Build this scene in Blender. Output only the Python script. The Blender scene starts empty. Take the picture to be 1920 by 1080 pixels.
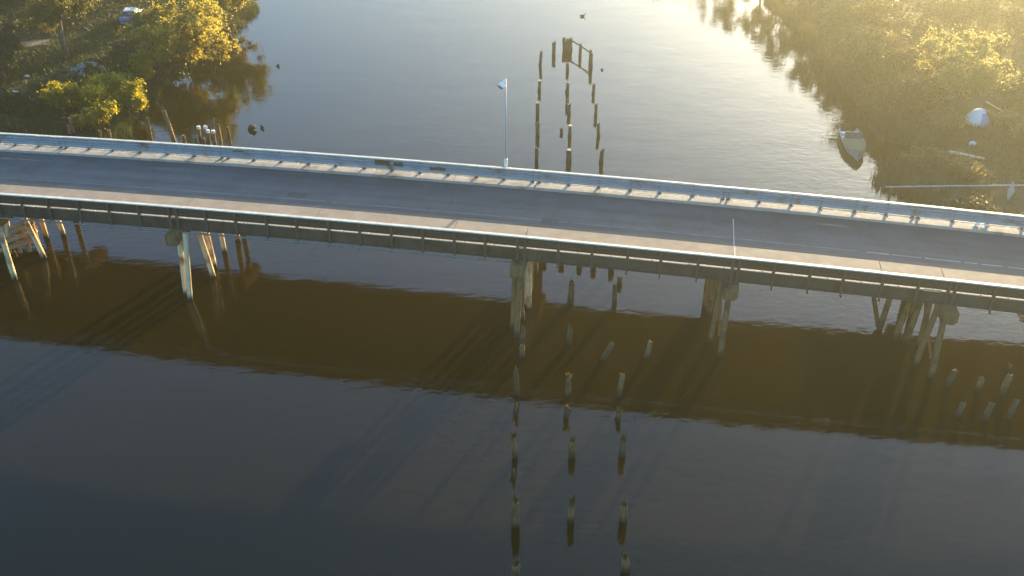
import bpy, math, random
import numpy as np
from mathutils import Vector, Matrix

R = math.radians
rng = np.random.default_rng(11)
random.seed(11)
scn = bpy.context.scene
COL = scn.collection

# ------------------------------------------------------------------ camera
cam_d = bpy.data.cameras.new('camera')
cam_d.lens = 33.744
cam_d.sensor_width = 36.0
cam_d.clip_end = 6000
cam = bpy.data.objects.new('camera', cam_d)
COL.objects.link(cam)
cam.location = (0, 0, 35)
cam.rotation_euler = (R(90 - 33.277), 0, 0)
scn.camera = cam

# ------------------------------------------------------------------ sky, sun, exposure
SUN_AZ, SUN_EL = R(28), R(9.5)          # clockwise from +Y (away from the camera), height
world = bpy.data.worlds.new('World')
scn.world = world
world.use_nodes = True
wn = world.node_tree.nodes
wl = world.node_tree.links
wn.clear()
sky = wn.new('ShaderNodeTexSky')
sky.sky_type = 'NISHITA'
sky.sun_disc = False
sky.sun_elevation = SUN_EL
sky.sun_rotation = SUN_AZ
sky.altitude = 10
sky.air_density = 1.35
sky.dust_density = 2.8
sky.ozone_density = 5.2
bg = wn.new('ShaderNodeBackground')
bg.inputs['Strength'].default_value = 0.15
wo = wn.new('ShaderNodeOutputWorld')
wl.new(sky.outputs[0], bg.inputs['Color'])
wl.new(bg.outputs[0], wo.inputs['Surface'])

sun_d = bpy.data.lights.new('sun', 'SUN')
sun_d.energy = 3.9
sun_d.angle = R(0.53)
sun_d.color = (1.0, 0.77, 0.44)
sun = bpy.data.objects.new('sun', sun_d)
COL.objects.link(sun)
to_sun = Vector((math.sin(SUN_AZ) * math.cos(SUN_EL), math.cos(SUN_AZ) * math.cos(SUN_EL), math.sin(SUN_EL)))
sun.rotation_euler = to_sun.to_track_quat('Z', 'Y').to_euler()
sun.location = (60, 120, 60)

scn.view_settings.view_transform = 'Standard'
scn.view_settings.look = 'None'
scn.view_settings.gamma = 1.0
scn.view_settings.exposure = 2.5
scn.view_settings.use_curve_mapping = False
scn.cycles.use_denoising = True
scn.cycles.max_bounces = 8
scn.cycles.transparent_max_bounces = 8
scn.cycles.volume_bounces = 0
scn.cycles.sample_clamp_indirect = 6.0

# ------------------------------------------------------------------ helpers
class MB:
    def __init__(self):
        self.v, self.f, self.n = [], [], 0
    def add(self, verts, faces):
        self.v.extend([tuple(map(float, p)) for p in verts])
        self.f.extend([tuple(i + self.n for i in fc) for fc in faces])
        self.n = len(self.v)
        return self
    def box(self, c, size, M=None):
        hx, hy, hz = size[0] / 2, size[1] / 2, size[2] / 2
        P = [Vector((sx * hx, sy * hy, sz * hz)) for sz in (-1, 1) for sy in (-1, 1) for sx in (-1, 1)]
        if M is not None:
            P = [M @ p for p in P]
        P = [p + Vector(c) for p in P]
        return self.add(P, [(0, 2, 3, 1), (4, 5, 7, 6), (0, 1, 5, 4), (2, 6, 7, 3), (0, 4, 6, 2), (1, 3, 7, 5)])
    def hexa(self, P):
        """eight corners: 4 bottom (ccw from above), 4 top"""
        return self.add(P, [(3, 2, 1, 0), (4, 5, 6, 7), (0, 1, 5, 4), (1, 2, 6, 5), (2, 3, 7, 6), (3, 0, 4, 7)])
    def tube(self, pts, rad, n=8, cap=True, jit=0.0, seed=0, jag=0.0):
        rs = np.random.default_rng(seed)
        pts = [Vector(p) for p in pts]
        m = len(pts)
        if not hasattr(rad, '__len__'):
            rad = [rad] * m
        rings = []
        ph = rs.random() * 6.28
        for i, p in enumerate(pts):
            d = (pts[min(i + 1, m - 1)] - pts[max(i - 1, 0)]).normalized()
            a = Vector((0, 0, 1)) if abs(d.z) < 0.9 else Vector((1, 0, 0))
            u = d.cross(a).normalized()
            w = d.cross(u).normalized()
            ring = []
            for k in range(n):
                an = 2 * math.pi * k / n + ph
                r = rad[i] * (1 + jit * (rs.random() * 2 - 1))
                q = p + (u * math.cos(an) + w * math.sin(an)) * r
                if jag and i == m - 1:
                    q = q + d * (jag * (rs.random() - 0.6))
                ring.append(q)
            rings.append(ring)
        V = [q for r_ in rings for q in r_]
        F = []
        for i in range(m - 1):
            for k in range(n):
                k2 = (k + 1) % n
                F.append((i * n + k, i * n + k2, (i + 1) * n + k2, (i + 1) * n + k))
        if cap:
            V.append(pts[0]); V.append(pts[-1] - ((pts[-1] - pts[-2]).normalized() * (jag * 0.35) if jag else Vector()))
            c0, c1 = len(V) - 2, len(V) - 1
            for k in range(n):
                k2 = (k + 1) % n
                F.append((c0, k2, k))
                F.append((c1, (m - 1) * n + k, (m - 1) * n + k2))
        return self.add(V, F)
    def build(self, name, mat, parent=None, smooth=False, bevel=0.0):
        me = bpy.data.meshes.new(name)
        me.from_pydata(self.v, [], self.f)
        me.materials.append(mat)
        if smooth:
            me.polygons.foreach_set('use_smooth', [True] * len(me.polygons))
        me.update()
        o = bpy.data.objects.new(name, me)
        COL.objects.link(o)
        if parent is not None:
            o.parent = parent
        if bevel:
            b = o.modifiers.new('bevel', 'BEVEL')
            b.width = bevel; b.segments = 2; b.limit_method = 'ANGLE'
        return o

def np_mesh(name, V, F, mat, parent=None, smooth=False):
    """fast mesh of quads or triangles from numpy arrays"""
    me = bpy.data.meshes.new(name)
    V = np.asarray(V, np.float32); F = np.asarray(F, np.int32)
    k = F.shape[1]
    me.vertices.add(len(V)); me.vertices.foreach_set('co', V.ravel())
    me.loops.add(F.size); me.loops.foreach_set('vertex_index', F.ravel())
    me.polygons.add(len(F))
    me.polygons.foreach_set('loop_start', np.arange(0, F.size, k, dtype=np.int32))
    if smooth:
        me.polygons.foreach_set('use_smooth', np.ones(len(F), bool))
    me.materials.append(mat)
    me.update(calc_edges=True)
    o = bpy.data.objects.new(name, me)
    COL.objects.link(o)
    if parent is not None:
        o.parent = parent
    return o

def empty(name, loc=(0, 0, 0)):
    o = bpy.data.objects.new(name, None)
    COL.objects.link(o)
    o.location = loc
    o.empty_display_size = 0.3
    return o

def tag(o, label=None, cat=None, group=None, kind=None):
    if label: o['label'] = label
    if cat: o['category'] = cat
    if group: o['group'] = group
    if kind: o['kind'] = kind
    return o

def adopt(child, root):
    """parent keeping world coordinates (root has only a location)"""
    child.parent = root
    child.matrix_parent_inverse = Matrix.Translation(root.location).inverted()
    return child

# ------------------------------------------------------------------ materials
def nodes(name):
    m = bpy.data.materials.new(name)
    m.use_nodes = True
    nt = m.node_tree
    return m, nt, nt.nodes, nt.links, nt.nodes['Principled BSDF']

def noisy(name, c1, c2, scale=2.0, rough=0.8, bump=0.3, bscale=None, c3=None, s3=0.3, thr=(0.5, 0.7), metal=0.0, stretch=(1, 1, 1), bdist=0.02, spec=0.3, detail=8):
    m, nt, N, L, b = nodes(name)
    tc = N.new('ShaderNodeTexCoord')
    mp = N.new('ShaderNodeMapping'); mp.inputs['Scale'].default_value = stretch
    L.new(tc.outputs['Object'], mp.inputs['Vector'])
    n1 = N.new('ShaderNodeTexNoise'); n1.inputs['Scale'].default_value = scale; n1.inputs['Detail'].default_value = detail; n1.inputs['Roughness'].default_value = 0.65
    L.new(mp.outputs[0], n1.inputs['Vector'])
    r1 = N.new('ShaderNodeValToRGB')
    r1.color_ramp.elements[0].position = 0.3; r1.color_ramp.elements[1].position = 0.7
    r1.color_ramp.elements[0].color = (*c1, 1); r1.color_ramp.elements[1].color = (*c2, 1)
    L.new(n1.outputs['Fac'], r1.inputs['Fac'])
    col = r1.outputs['Color']
    if c3:
        n3 = N.new('ShaderNodeTexNoise'); n3.inputs['Scale'].default_value = s3; n3.inputs['Detail'].default_value = 6
        L.new(tc.outputs['Object'], n3.inputs['Vector'])
        r3 = N.new('ShaderNodeMapRange'); r3.inputs['From Min'].default_value = thr[0]; r3.inputs['From Max'].default_value = thr[1]
        L.new(n3.outputs['Fac'], r3.inputs['Value'])
        mx = N.new('ShaderNodeMix'); mx.data_type = 'RGBA'
        L.new(r3.outputs[0], mx.inputs['Factor']); L.new(col, mx.inputs[6]); mx.inputs[7].default_value = (*c3, 1)
        col = mx.outputs[2]
    L.new(col, b.inputs['Base Color'])
    b.inputs['Roughness'].default_value = rough
    b.inputs['Metallic'].default_value = metal
    b.inputs['Specular IOR Level'].default_value = spec
    if bump:
        n2 = N.new('ShaderNodeTexNoise'); n2.inputs['Scale'].default_value = bscale or scale * 4; n2.inputs['Detail'].default_value = 6
        L.new(mp.outputs[0], n2.inputs['Vector'])
        bp = N.new('ShaderNodeBump'); bp.inputs['Strength'].default_value = bump; bp.inputs['Distance'].default_value = bdist
        L.new(n2.outputs['Fac'], bp.inputs['Height']); L.new(bp.outputs[0], b.inputs['Normal'])
    return m

def tidal(m, z0=0.12, z1=0.55, col=(0.030, 0.027, 0.014)):
    """dark wet, weedy band where the timber stands in the water"""
    nt = m.node_tree; N, L = nt.nodes, nt.links
    b = N['Principled BSDF']
    src = b.inputs['Base Color'].links[0].from_socket
    g = N.new('ShaderNodeNewGeometry'); sp = N.new('ShaderNodeSeparateXYZ')
    L.new(g.outputs['Position'], sp.inputs[0])
    n = N.new('ShaderNodeTexNoise'); n.inputs['Scale'].default_value = 4.0; n.inputs['Detail'].default_value = 4
    L.new(g.outputs['Position'], n.inputs['Vector'])
    ma = N.new('ShaderNodeMath'); ma.operation = 'MULTIPLY_ADD'; ma.inputs[1].default_value = 0.5
    L.new(n.outputs['Fac'], ma.inputs[0]); 
    sb = N.new('ShaderNodeMath'); sb.operation = 'SUBTRACT'; sb.inputs[1].default_value = 0.25
    L.new(sp.outputs['Z'], sb.inputs[0]); L.new(sb.outputs[0], ma.inputs[2])
    mr = N.new('ShaderNodeMapRange'); mr.inputs['From Min'].default_value = z0; mr.inputs['From Max'].default_value = z1; mr.inputs['To Min'].default_value = 1.0; mr.inputs['To Max'].default_value = 0.0
    L.new(ma.outputs[0], mr.inputs['Value'])
    mx = N.new('ShaderNodeMix'); mx.data_type = 'RGBA'
    L.new(mr.outputs[0], mx.inputs['Factor']); L.new(src, mx.inputs[6]); mx.inputs[7].default_value = (*col, 1)
    L.new(mx.outputs[2], b.inputs['Base Color'])
    return m

def leafmat(name, c1, c2, trans, tw=0.45):
    m, nt, N, L, b = nodes(name)
    tc = N.new('ShaderNodeTexCoord')
    n1 = N.new('ShaderNodeTexNoise'); n1.inputs['Scale'].default_value = 0.9; n1.inputs['Detail'].default_value = 5
    L.new(tc.outputs['Object'], n1.inputs['Vector'])
    n2 = N.new('ShaderNodeTexWhiteNoise'); n2.noise_dimensions = '3D'
    sn = N.new('ShaderNodeVectorMath'); sn.operation = 'SNAP'; sn.inputs[1].default_value = (0.18, 0.18, 0.18)
    L.new(tc.outputs['Object'], sn.inputs[0]); L.new(sn.outputs[0], n2.inputs['Vector'])
    ad = N.new('ShaderNodeMath'); ad.operation = 'MULTIPLY_ADD'; ad.inputs[1].default_value = 0.5; 
    L.new(n2.outputs['Value'], ad.inputs[0])
    sb = N.new('ShaderNodeMath'); sb.operation = 'SUBTRACT'; sb.inputs[1].default_value = 0.25
    L.new(n1.outputs['Fac'], sb.inputs[0]); L.new(sb.outputs[0], ad.inputs[2])
    r1 = N.new('ShaderNodeValToRGB')
    r1.color_ramp.elements[0].position = 0.25; r1.color_ramp.elements[1].position = 0.75
    r1.color_ramp.elements[0].color = (*c1, 1); r1.color_ramp.elements[1].color = (*c2, 1)
    L.new(ad.outputs[0], r1.inputs['Fac'])
    L.new(r1.outputs[0], b.inputs['Base Color'])
    b.inputs['Roughness'].default_value = 0.55
    b.inputs['Specular IOR Level'].default_value = 0.25
    t = N.new('ShaderNodeBsdfTranslucent')
    mr = N.new('ShaderNodeMix'); mr.data_type = 'RGBA'; mr.blend_type = 'MULTIPLY'; mr.inputs['Factor'].default_value = 0.0
    t.inputs['Color'].default_value = (*trans, 1)
    ms = N.new('ShaderNodeMixShader'); ms.inputs['Fac'].default_value = tw
    L.new(b.outputs[0], ms.inputs[1]); L.new(t.outputs[0], ms.inputs[2])
    N.remove(mr)
    L.new(ms.outputs[0], N['Material Output'].inputs['Surface'])
    return m

M = {}
def asphaltmat():
    m, nt, N, L, b = nodes('worn_asphalt')
    tc = N.new('ShaderNodeTexCoord')
    rot = N.new('ShaderNodeMapping'); rot.inputs['Rotation'].default_value = (0, 0, R(10.055))
    L.new(tc.outputs['Object'], rot.inputs['Vector'])
    st = N.new('ShaderNodeMapping'); st.inputs['Scale'].default_value = (0.05, 1.1, 1)
    L.new(rot.outputs[0], st.inputs['Vector'])
    n1 = N.new('ShaderNodeTexNoise'); n1.inputs['Scale'].default_value = 1.3; n1.inputs['Detail'].default_value = 5
    L.new(st.outputs[0], n1.inputs['Vector'])
    r1 = N.new('ShaderNodeValToRGB')
    r1.color_ramp.elements[0].position = 0.32; r1.color_ramp.elements[1].position = 0.68
    r1.color_ramp.elements[0].color = (0.050, 0.053, 0.055, 1); r1.color_ramp.elements[1].color = (0.082, 0.084, 0.083, 1)
    L.new(n1.outputs['Fac'], r1.inputs['Fac'])
    n2 = N.new('ShaderNodeTexNoise'); n2.inputs['Scale'].default_value = 0.45; n2.inputs['Detail'].default_value = 8; n2.inputs['Roughness'].default_value = .7
    L.new(rot.outputs[0], n2.inputs['Vector'])
    mr = N.new('ShaderNodeMapRange'); mr.inputs['From Min'].default_value = .3; mr.inputs['From Max'].default_value = .7; mr.inputs['To Min'].default_value = .72; mr.inputs['To Max'].default_value = 1.28
    L.new(n2.outputs['Fac'], mr.inputs['Value'])
    mu = N.new('ShaderNodeMix'); mu.data_type = 'RGBA'; mu.blend_type = 'MULTIPLY'; mu.inputs['Factor'].default_value = 1
    L.new(r1.outputs[0], mu.inputs[6]); L.new(mr.outputs[0], mu.inputs[7])
    wv = N.new('ShaderNodeTexNoise'); wv.inputs['Scale'].default_value = .8; wv.inputs['Detail'].default_value = 3
    L.new(rot.outputs[0], wv.inputs['Vector'])
    mixv = N.new('ShaderNodeMix'); mixv.data_type = 'RGBA'; mixv.inputs['Factor'].default_value = .35
    L.new(rot.outputs[0], mixv.inputs[6]); L.new(wv.outputs['Color'], mixv.inputs[7])
    vo = N.new('ShaderNodeTexVoronoi'); vo.feature = 'DISTANCE_TO_EDGE'; vo.inputs['Scale'].default_value = .42
    L.new(mixv.outputs[2], vo.inputs['Vector'])
    ck = N.new('ShaderNodeMapRange'); ck.inputs['From Min'].default_value = .004; ck.inputs['From Max'].default_value = .016; ck.inputs['To Min'].default_value = .82; ck.inputs['To Max'].default_value = 1
    L.new(vo.outputs['Distance'], ck.inputs['Value'])
    m2 = N.new('ShaderNodeMix'); m2.data_type = 'RGBA'; m2.blend_type = 'MULTIPLY'; m2.inputs['Factor'].default_value = 1
    L.new(mu.outputs[2], m2.inputs[6]); L.new(ck.outputs[0], m2.inputs[7])
    L.new(m2.outputs[2], b.inputs['Base Color'])
    b.inputs['Roughness'].default_value = .8; b.inputs['Specular IOR Level'].default_value = .3
    n3 = N.new('ShaderNodeTexNoise'); n3.inputs['Scale'].default_value = 30; n3.inputs['Detail'].default_value = 4
    L.new(tc.outputs['Object'], n3.inputs['Vector'])
    bp = N.new('ShaderNodeBump'); bp.inputs['Strength'].default_value = .4; bp.inputs['Distance'].default_value = .008
    L.new(n3.outputs['Fac'], bp.inputs['Height']); L.new(bp.outputs[0], b.inputs['Normal'])
    return m
M['asphalt'] = asphaltmat()
M['patch'] = noisy('asphalt_patch', (0.042, 0.042, 0.043), (0.065, 0.064, 0.063), scale=2.0, rough=0.85, bump=0.4, bscale=30, bdist=0.008)
M['worn_paint'] = noisy('worn_paint', (0.10, 0.10, 0.10), (0.33, 0.33, 0.32), scale=2.5, stretch=(0.5, 2, 1), rough=0.7, bump=0.1)
M['faint_paint'] = noisy('faint_paint', (0.075, 0.076, 0.078), (0.17, 0.17, 0.165), scale=1.6, stretch=(0.5, 2, 1), rough=0.7, bump=0.1)
M['edge_brown'] = noisy('road_edge_strip', (0.085, 0.075, 0.06), (0.15, 0.13, 0.105), scale=1.2, stretch=(0.3, 1.5, 1), rough=0.9, bump=0.2)
M['walk'] = noisy('walk_concrete', (0.23, 0.175, 0.12), (0.34, 0.26, 0.18), scale=1.2, rough=0.85, bump=0.3, bscale=25, bdist=0.006, c3=(0.22, 0.18, 0.14), s3=0.5, thr=(0.55, 0.8))
M['kerb'] = noisy('kerb_concrete', (0.34, 0.28, 0.22), (0.50, 0.43, 0.34), scale=1.6, rough=0.85, bump=0.3, bscale=20, bdist=0.008, c3=(0.16, 0.13, 0.09), s3=0.8, thr=(0.55, 0.75))
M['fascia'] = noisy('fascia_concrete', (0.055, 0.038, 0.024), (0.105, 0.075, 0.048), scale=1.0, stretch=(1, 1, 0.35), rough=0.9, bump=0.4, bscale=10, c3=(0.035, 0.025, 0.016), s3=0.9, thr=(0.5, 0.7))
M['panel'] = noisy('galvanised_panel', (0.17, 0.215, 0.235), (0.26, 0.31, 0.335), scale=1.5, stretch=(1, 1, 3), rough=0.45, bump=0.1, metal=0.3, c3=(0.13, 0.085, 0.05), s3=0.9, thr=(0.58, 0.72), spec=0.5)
M['panel_back'] = noisy('dark_brown_panel', (0.045, 0.032, 0.02), (0.085, 0.062, 0.04), scale=1.5, stretch=(1, 1, 3), rough=0.8, bump=0.2)  # near panels, dark brown in place of the far blue grey
M['cap'] = noisy('cap_rail_paint', (0.52, 0.45, 0.34), (0.74, 0.66, 0.52), scale=2.0, rough=0.55, bump=0.1, c3=(0.50, 0.44, 0.36), s3=1.3, thr=(0.60, 0.78), spec=0.3)
M['post'] = noisy('post_steel', (0.06, 0.045, 0.032), (0.11, 0.085, 0.06), scale=5, rough=0.75, bump=0.2)
M['conduit'] = noisy('conduit_steel', (0.16, 0.145, 0.12), (0.26, 0.24, 0.20), scale=3, rough=0.6, bump=0.1, metal=0.3)
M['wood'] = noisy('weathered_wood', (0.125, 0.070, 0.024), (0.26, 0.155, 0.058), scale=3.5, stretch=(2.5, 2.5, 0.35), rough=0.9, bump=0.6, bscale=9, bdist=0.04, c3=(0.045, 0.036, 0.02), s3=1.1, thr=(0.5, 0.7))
M['pale_wood'] = noisy('pale_sunlit_wood', (0.52, 0.35, 0.17), (0.84, 0.62, 0.34), scale=3.0, stretch=(2.5, 2.5, 0.35), rough=0.9, bump=0.5, bscale=9, bdist=0.03, c3=(0.20, 0.10, 0.045), s3=0.9, thr=(0.55, 0.72))  # pale timber; on the bent piles the paleness stands for sunlight
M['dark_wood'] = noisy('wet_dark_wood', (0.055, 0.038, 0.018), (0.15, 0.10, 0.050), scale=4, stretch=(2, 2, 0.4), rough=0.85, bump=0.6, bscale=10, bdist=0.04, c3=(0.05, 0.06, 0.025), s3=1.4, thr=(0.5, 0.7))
for k_ in ('wood', 'pale_wood', 'dark_wood'): tidal(M[k_])
M['brown_wood'] = noisy('sunlit_brown_wood', (0.26, 0.14, 0.06), (0.50, 0.30, 0.15), scale=4, rough=0.9, bump=0.5, bdist=.03)  # brightened so the colour carries sunlight on the log stack
M['red_wood'] = noisy('red_stained_wood', (0.22, 0.05, 0.035), (0.42, 0.17, 0.13), scale=5, rough=0.85, bump=0.4)
M['bark'] = noisy('bark', (0.07, 0.055, 0.04), (0.16, 0.13, 0.10), scale=5, stretch=(2, 2, 0.5), rough=0.95, bump=0.8, bdist=0.05)
M['rock'] = noisy('rock', (0.12, 0.11, 0.10), (0.30, 0.28, 0.25), scale=2.5, rough=0.9, bump=0.6, bdist=0.05)
M['pale_rock'] = noisy('pale_rock', (0.38, 0.36, 0.32), (0.6, 0.58, 0.53), scale=3, rough=0.9, bump=0.4)
M['white'] = noisy('white_paint', (0.70, 0.66, 0.58), (0.84, 0.80, 0.71), scale=3, rough=0.4, bump=0.03, spec=0.5)
M['grey_paint'] = noisy('grey_paint', (0.20, 0.205, 0.20), (0.30, 0.30, 0.29), scale=4, rough=0.5, bump=0.05)
M['tarp'] = noisy('olive_canvas', (0.11, 0.115, 0.045), (0.17, 0.17, 0.075), scale=2, rough=0.85, bump=0.4, bdist=0.05)
M['car_blue'] = noisy('blue_car_paint', (0.06, 0.11, 0.26), (0.075, 0.13, 0.29), scale=8, rough=0.25, bump=0.0, spec=0.6, metal=0.2)
M['glass'] = noisy('dark_glass', (0.012, 0.015, 0.02), (0.02, 0.025, 0.03), scale=1, rough=0.08, bump=0, spec=0.7)
M['rubber'] = noisy('rubber', (0.018, 0.018, 0.018), (0.03, 0.03, 0.03), scale=6, rough=0.9, bump=0.1)
M['tent'] = noisy('pale_tent_cloth', (0.60, 0.61, 0.60), (0.76, 0.76, 0.74), scale=2, rough=0.7, bump=0.2)
M['tent_blue'] = noisy('blue_tent_cloth', (0.16, 0.22, 0.36), (0.22, 0.29, 0.43), scale=2, rough=0.7, bump=0.2)
M['sign_back'] = noisy('bare_aluminium', (0.50, 0.50, 0.48), (0.62, 0.62, 0.60), scale=3, rough=0.4, bump=0.05, metal=0.4)
M['lamp_metal'] = noisy('lamp_pole_metal', (0.30, 0.34, 0.35), (0.40, 0.43, 0.44), scale=6, rough=0.45, bump=0.05, metal=0.4)
M['graffiti'] = noisy('dark_green_spray_paint', (0.008, 0.016, 0.010), (0.05, 0.075, 0.05), scale=7, rough=0.6, bump=0.1, detail=3)
M['black'] = noisy('black_feathers', (0.012, 0.012, 0.013), (0.03, 0.03, 0.03), scale=10, rough=0.7, bump=0.1)
M['lens'] = noisy('lamp_lens', (0.12, 0.12, 0.11), (0.20, 0.20, 0.19), scale=4, rough=0.2, bump=0, spec=0.6)
M['dirt'] = noisy('dirt_path', (0.13, 0.10, 0.07), (0.22, 0.175, 0.125), scale=1.0, rough=0.95, bump=0.5, bdist=0.05)
M['litter'] = noisy('white_plastic', (0.7, 0.7, 0.68), (0.82, 0.82, 0.80), scale=5, rough=0.5, bump=0.2)
M['joint'] = noisy('pale_joint_seal', (0.34, 0.30, 0.25), (0.52, 0.47, 0.39), scale=4, rough=0.7, bump=0.2)
M['gold_leaf'] = leafmat('golden_leaf', (0.060, 0.055, 0.008), (0.22, 0.185, 0.026), (0.54, 0.42, 0.05), 0.52)
M['yellow_leaf'] = leafmat('yellow_green_leaf', (0.055, 0.055, 0.006), (0.19, 0.16, 0.012), (0.62, 0.50, 0.02), 0.55)
M['olive_leaf'] = leafmat('olive_leaf', (0.030, 0.032, 0.010), (0.085, 0.075, 0.02), (0.14, 0.11, 0.02), 0.35)
M['mid_leaf'] = leafmat('mid_olive_leaf', (0.042, 0.045, 0.010), (0.13, 0.115, 0.024), (0.28, 0.23, 0.03), 0.42)
M['dark_leaf'] = leafmat('dark_green_leaf', (0.018, 0.026, 0.010), (0.05, 0.06, 0.018), (0.07, 0.08, 0.015), 0.30)
M['tan_leaf'] = leafmat('tan_leaf', (0.09, 0.075, 0.03), (0.20, 0.165, 0.07), (0.30, 0.22, 0.07), 0.45)
M['pale_bright'] = leafmat('pale_bright_leaf', (0.095, 0.098, 0.028), (0.25, 0.23, 0.075), (0.50, 0.42, 0.12), 0.5)
M['pale_leaf'] = leafmat('pale_leaf', (0.075, 0.078, 0.028), (0.18, 0.175, 0.075), (0.30, 0.27, 0.10), 0.42)
M['grass'] = leafmat('grass_blade', (0.016, 0.026, 0.005), (0.050, 0.062, 0.010), (0.09, 0.10, 0.012), 0.3)
M['dry_grass'] = leafmat('dry_grass_blade', (0.045, 0.041, 0.018), (0.105, 0.092, 0.042), (0.13, 0.105, 0.035), 0.4)

# ground: grass with bare dirt and a worn path
def groundmat(name, g1, g2, d1):
    return noisy(name, g1, g2, scale=0.35, rough=0.95, bump=0.8, bscale=3.0, bdist=0.12, c3=d1, s3=0.12, thr=(0.52, 0.66), spec=0.15)
def shorewet(m):
    return tidal(m, 0.12, 0.34, (0.035, 0.028, 0.018))
M['ground_left'] = groundmat('left_bank_turf', (0.012, 0.017, 0.005), (0.030, 0.038, 0.010), (0.034, 0.028, 0.016))
M['ground_right'] = groundmat('right_bank_turf', (0.040, 0.036, 0.016), (0.085, 0.072, 0.032), (0.080, 0.064, 0.042))

shorewet(M['ground_left']); shorewet(M['ground_right'])
# water: murky brown river, faintly rippled
def watermat():
    m, nt, N, L, b = nodes('murky_water')
    tc = N.new('ShaderNodeTexCoord')
    n0 = N.new('ShaderNodeTexNoise'); n0.inputs['Scale'].default_value = 0.05; n0.inputs['Detail'].default_value = 4
    L.new(tc.outputs['Object'], n0.inputs['Vector'])
    r = N.new('ShaderNodeValToRGB')
    r.color_ramp.elements[0].position = 0.3; r.color_ramp.elements[1].position = 0.7
    r.color_ramp.elements[0].color = (0.0135, 0.0088, 0.0003, 1); r.color_ramp.elements[1].color = (0.0185, 0.0108, 0.0004, 1)
    L.new(n0.outputs['Fac'], r.inputs['Fac']); L.new(r.outputs[0], b.inputs['Base Color'])
    b.inputs['Roughness'].default_value = 0.03
    b.inputs['IOR'].default_value = 1.333
    b.inputs['Subsurface Weight'].default_value = 1.0; b.inputs['Subsurface Radius'].default_value = (2.4, 1.9, 0.7); b.inputs['Subsurface Scale'].default_value = 1.0
    b.inputs['Specular IOR Level'].default_value = 0.5
    mp = N.new('ShaderNodeMapping'); mp.inputs['Scale'].default_value = (0.55, 1.0, 1.0); mp.inputs['Rotation'].default_value = (0, 0, R(-12))
    L.new(tc.outputs['Object'], mp.inputs['Vector'])
    a = N.new('ShaderNodeTexNoise'); a.inputs['Scale'].default_value = 2.0; a.inputs['Detail'].default_value = 4; a.inputs['Distortion'].default_value = 0.4
    c = N.new('ShaderNodeTexNoise'); c.inputs['Scale'].default_value = 0.35; c.inputs['Detail'].default_value = 2
    L.new(mp.outputs[0], a.inputs['Vector']); L.new(mp.outputs[0], c.inputs['Vector'])
    # calm and ruffled patches of the river
    pz = N.new('ShaderNodeTexNoise'); pz.inputs['Scale'].default_value = 0.045; pz.inputs['Detail'].default_value = 3
    L.new(tc.outputs['Object'], pz.inputs['Vector'])
    pr = N.new('ShaderNodeMapRange'); pr.inputs['From Min'].default_value = 0.38; pr.inputs['From Max'].default_value = 0.68; pr.inputs['To Min'].default_value = 0.4; pr.inputs['To Max'].default_value = 1.0
    L.new(pz.outputs['Fac'], pr.inputs['Value'])
    mul = N.new('ShaderNodeMath'); mul.operation = 'MULTIPLY'
    L.new(a.outputs['Fac'], mul.inputs[0]); L.new(pr.outputs[0], mul.inputs[1])
    mad = N.new('ShaderNodeMath'); mad.operation = 'MULTIPLY_ADD'; mad.inputs[1].default_value = 1.2
    L.new(c.outputs['Fac'], mad.inputs[0]); L.new(mul.outputs[0], mad.inputs[2])
    bp = N.new('ShaderNodeBump'); bp.inputs['Strength'].default_value = 1.0; bp.inputs['Distance'].default_value = 0.017
    L.new(mad.outputs[0], bp.inputs['Height']); L.new(bp.outputs[0], b.inputs['Normal'])
    return m
M['water'] = watermat()

# ------------------------------------------------------------------ bridge coordinates
A = R(-10.055); CA, SA = math.cos(A), math.sin(A)
Y0, W = 49.491, 8.804                     # near railing line, distance between railings
def ztop(s):                               # height of the cap rails over the water (the deck is cambered)
    if s < -40: return ztop(-40) + (s + 40) * 0.026
    if s > 40: return ztop(40) - (s - 40) * 0.035
    return 6.300 - 0.004541 * s - 0.0003798 * s * s
def B(s, t, dz=0.0):
    return Vector((s * CA - t * SA, Y0 + s * SA + t * CA, ztop(s) + dz))
def Bz(s, t, z):
    p = B(s, t); p.z = z; return p
def sweep(mb, s0, s1, prof, step=2.0):
    """prism with the (t, dz) outline prof running along the bridge"""
    n = max(1, int(math.ceil((s1 - s0) / step)))
    k = len(prof)
    V = []
    for i in range(n + 1):
        s = s0 + (s1 - s0) * i / n
        V += [B(s, t, d) for t, d in prof]
    F = []
    for i in range(n):
        for j in range(k):
            j2 = (j + 1) % k
            F.append((i * k + j, (i + 1) * k + j, (i + 1) * k + j2, i * k + j2))
    F.append(tuple(range(k)))
    F.append(tuple(n * k + j for j in reversed(range(k))))
    return mb.add(V, F)
def bar(mb, s0, s1, t0, t1, d0, d1, step=2.0):
    return sweep(mb, s0, s1, [(t0, d0), (t1, d0), (t1, d1), (t0, d1)], step)

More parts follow.
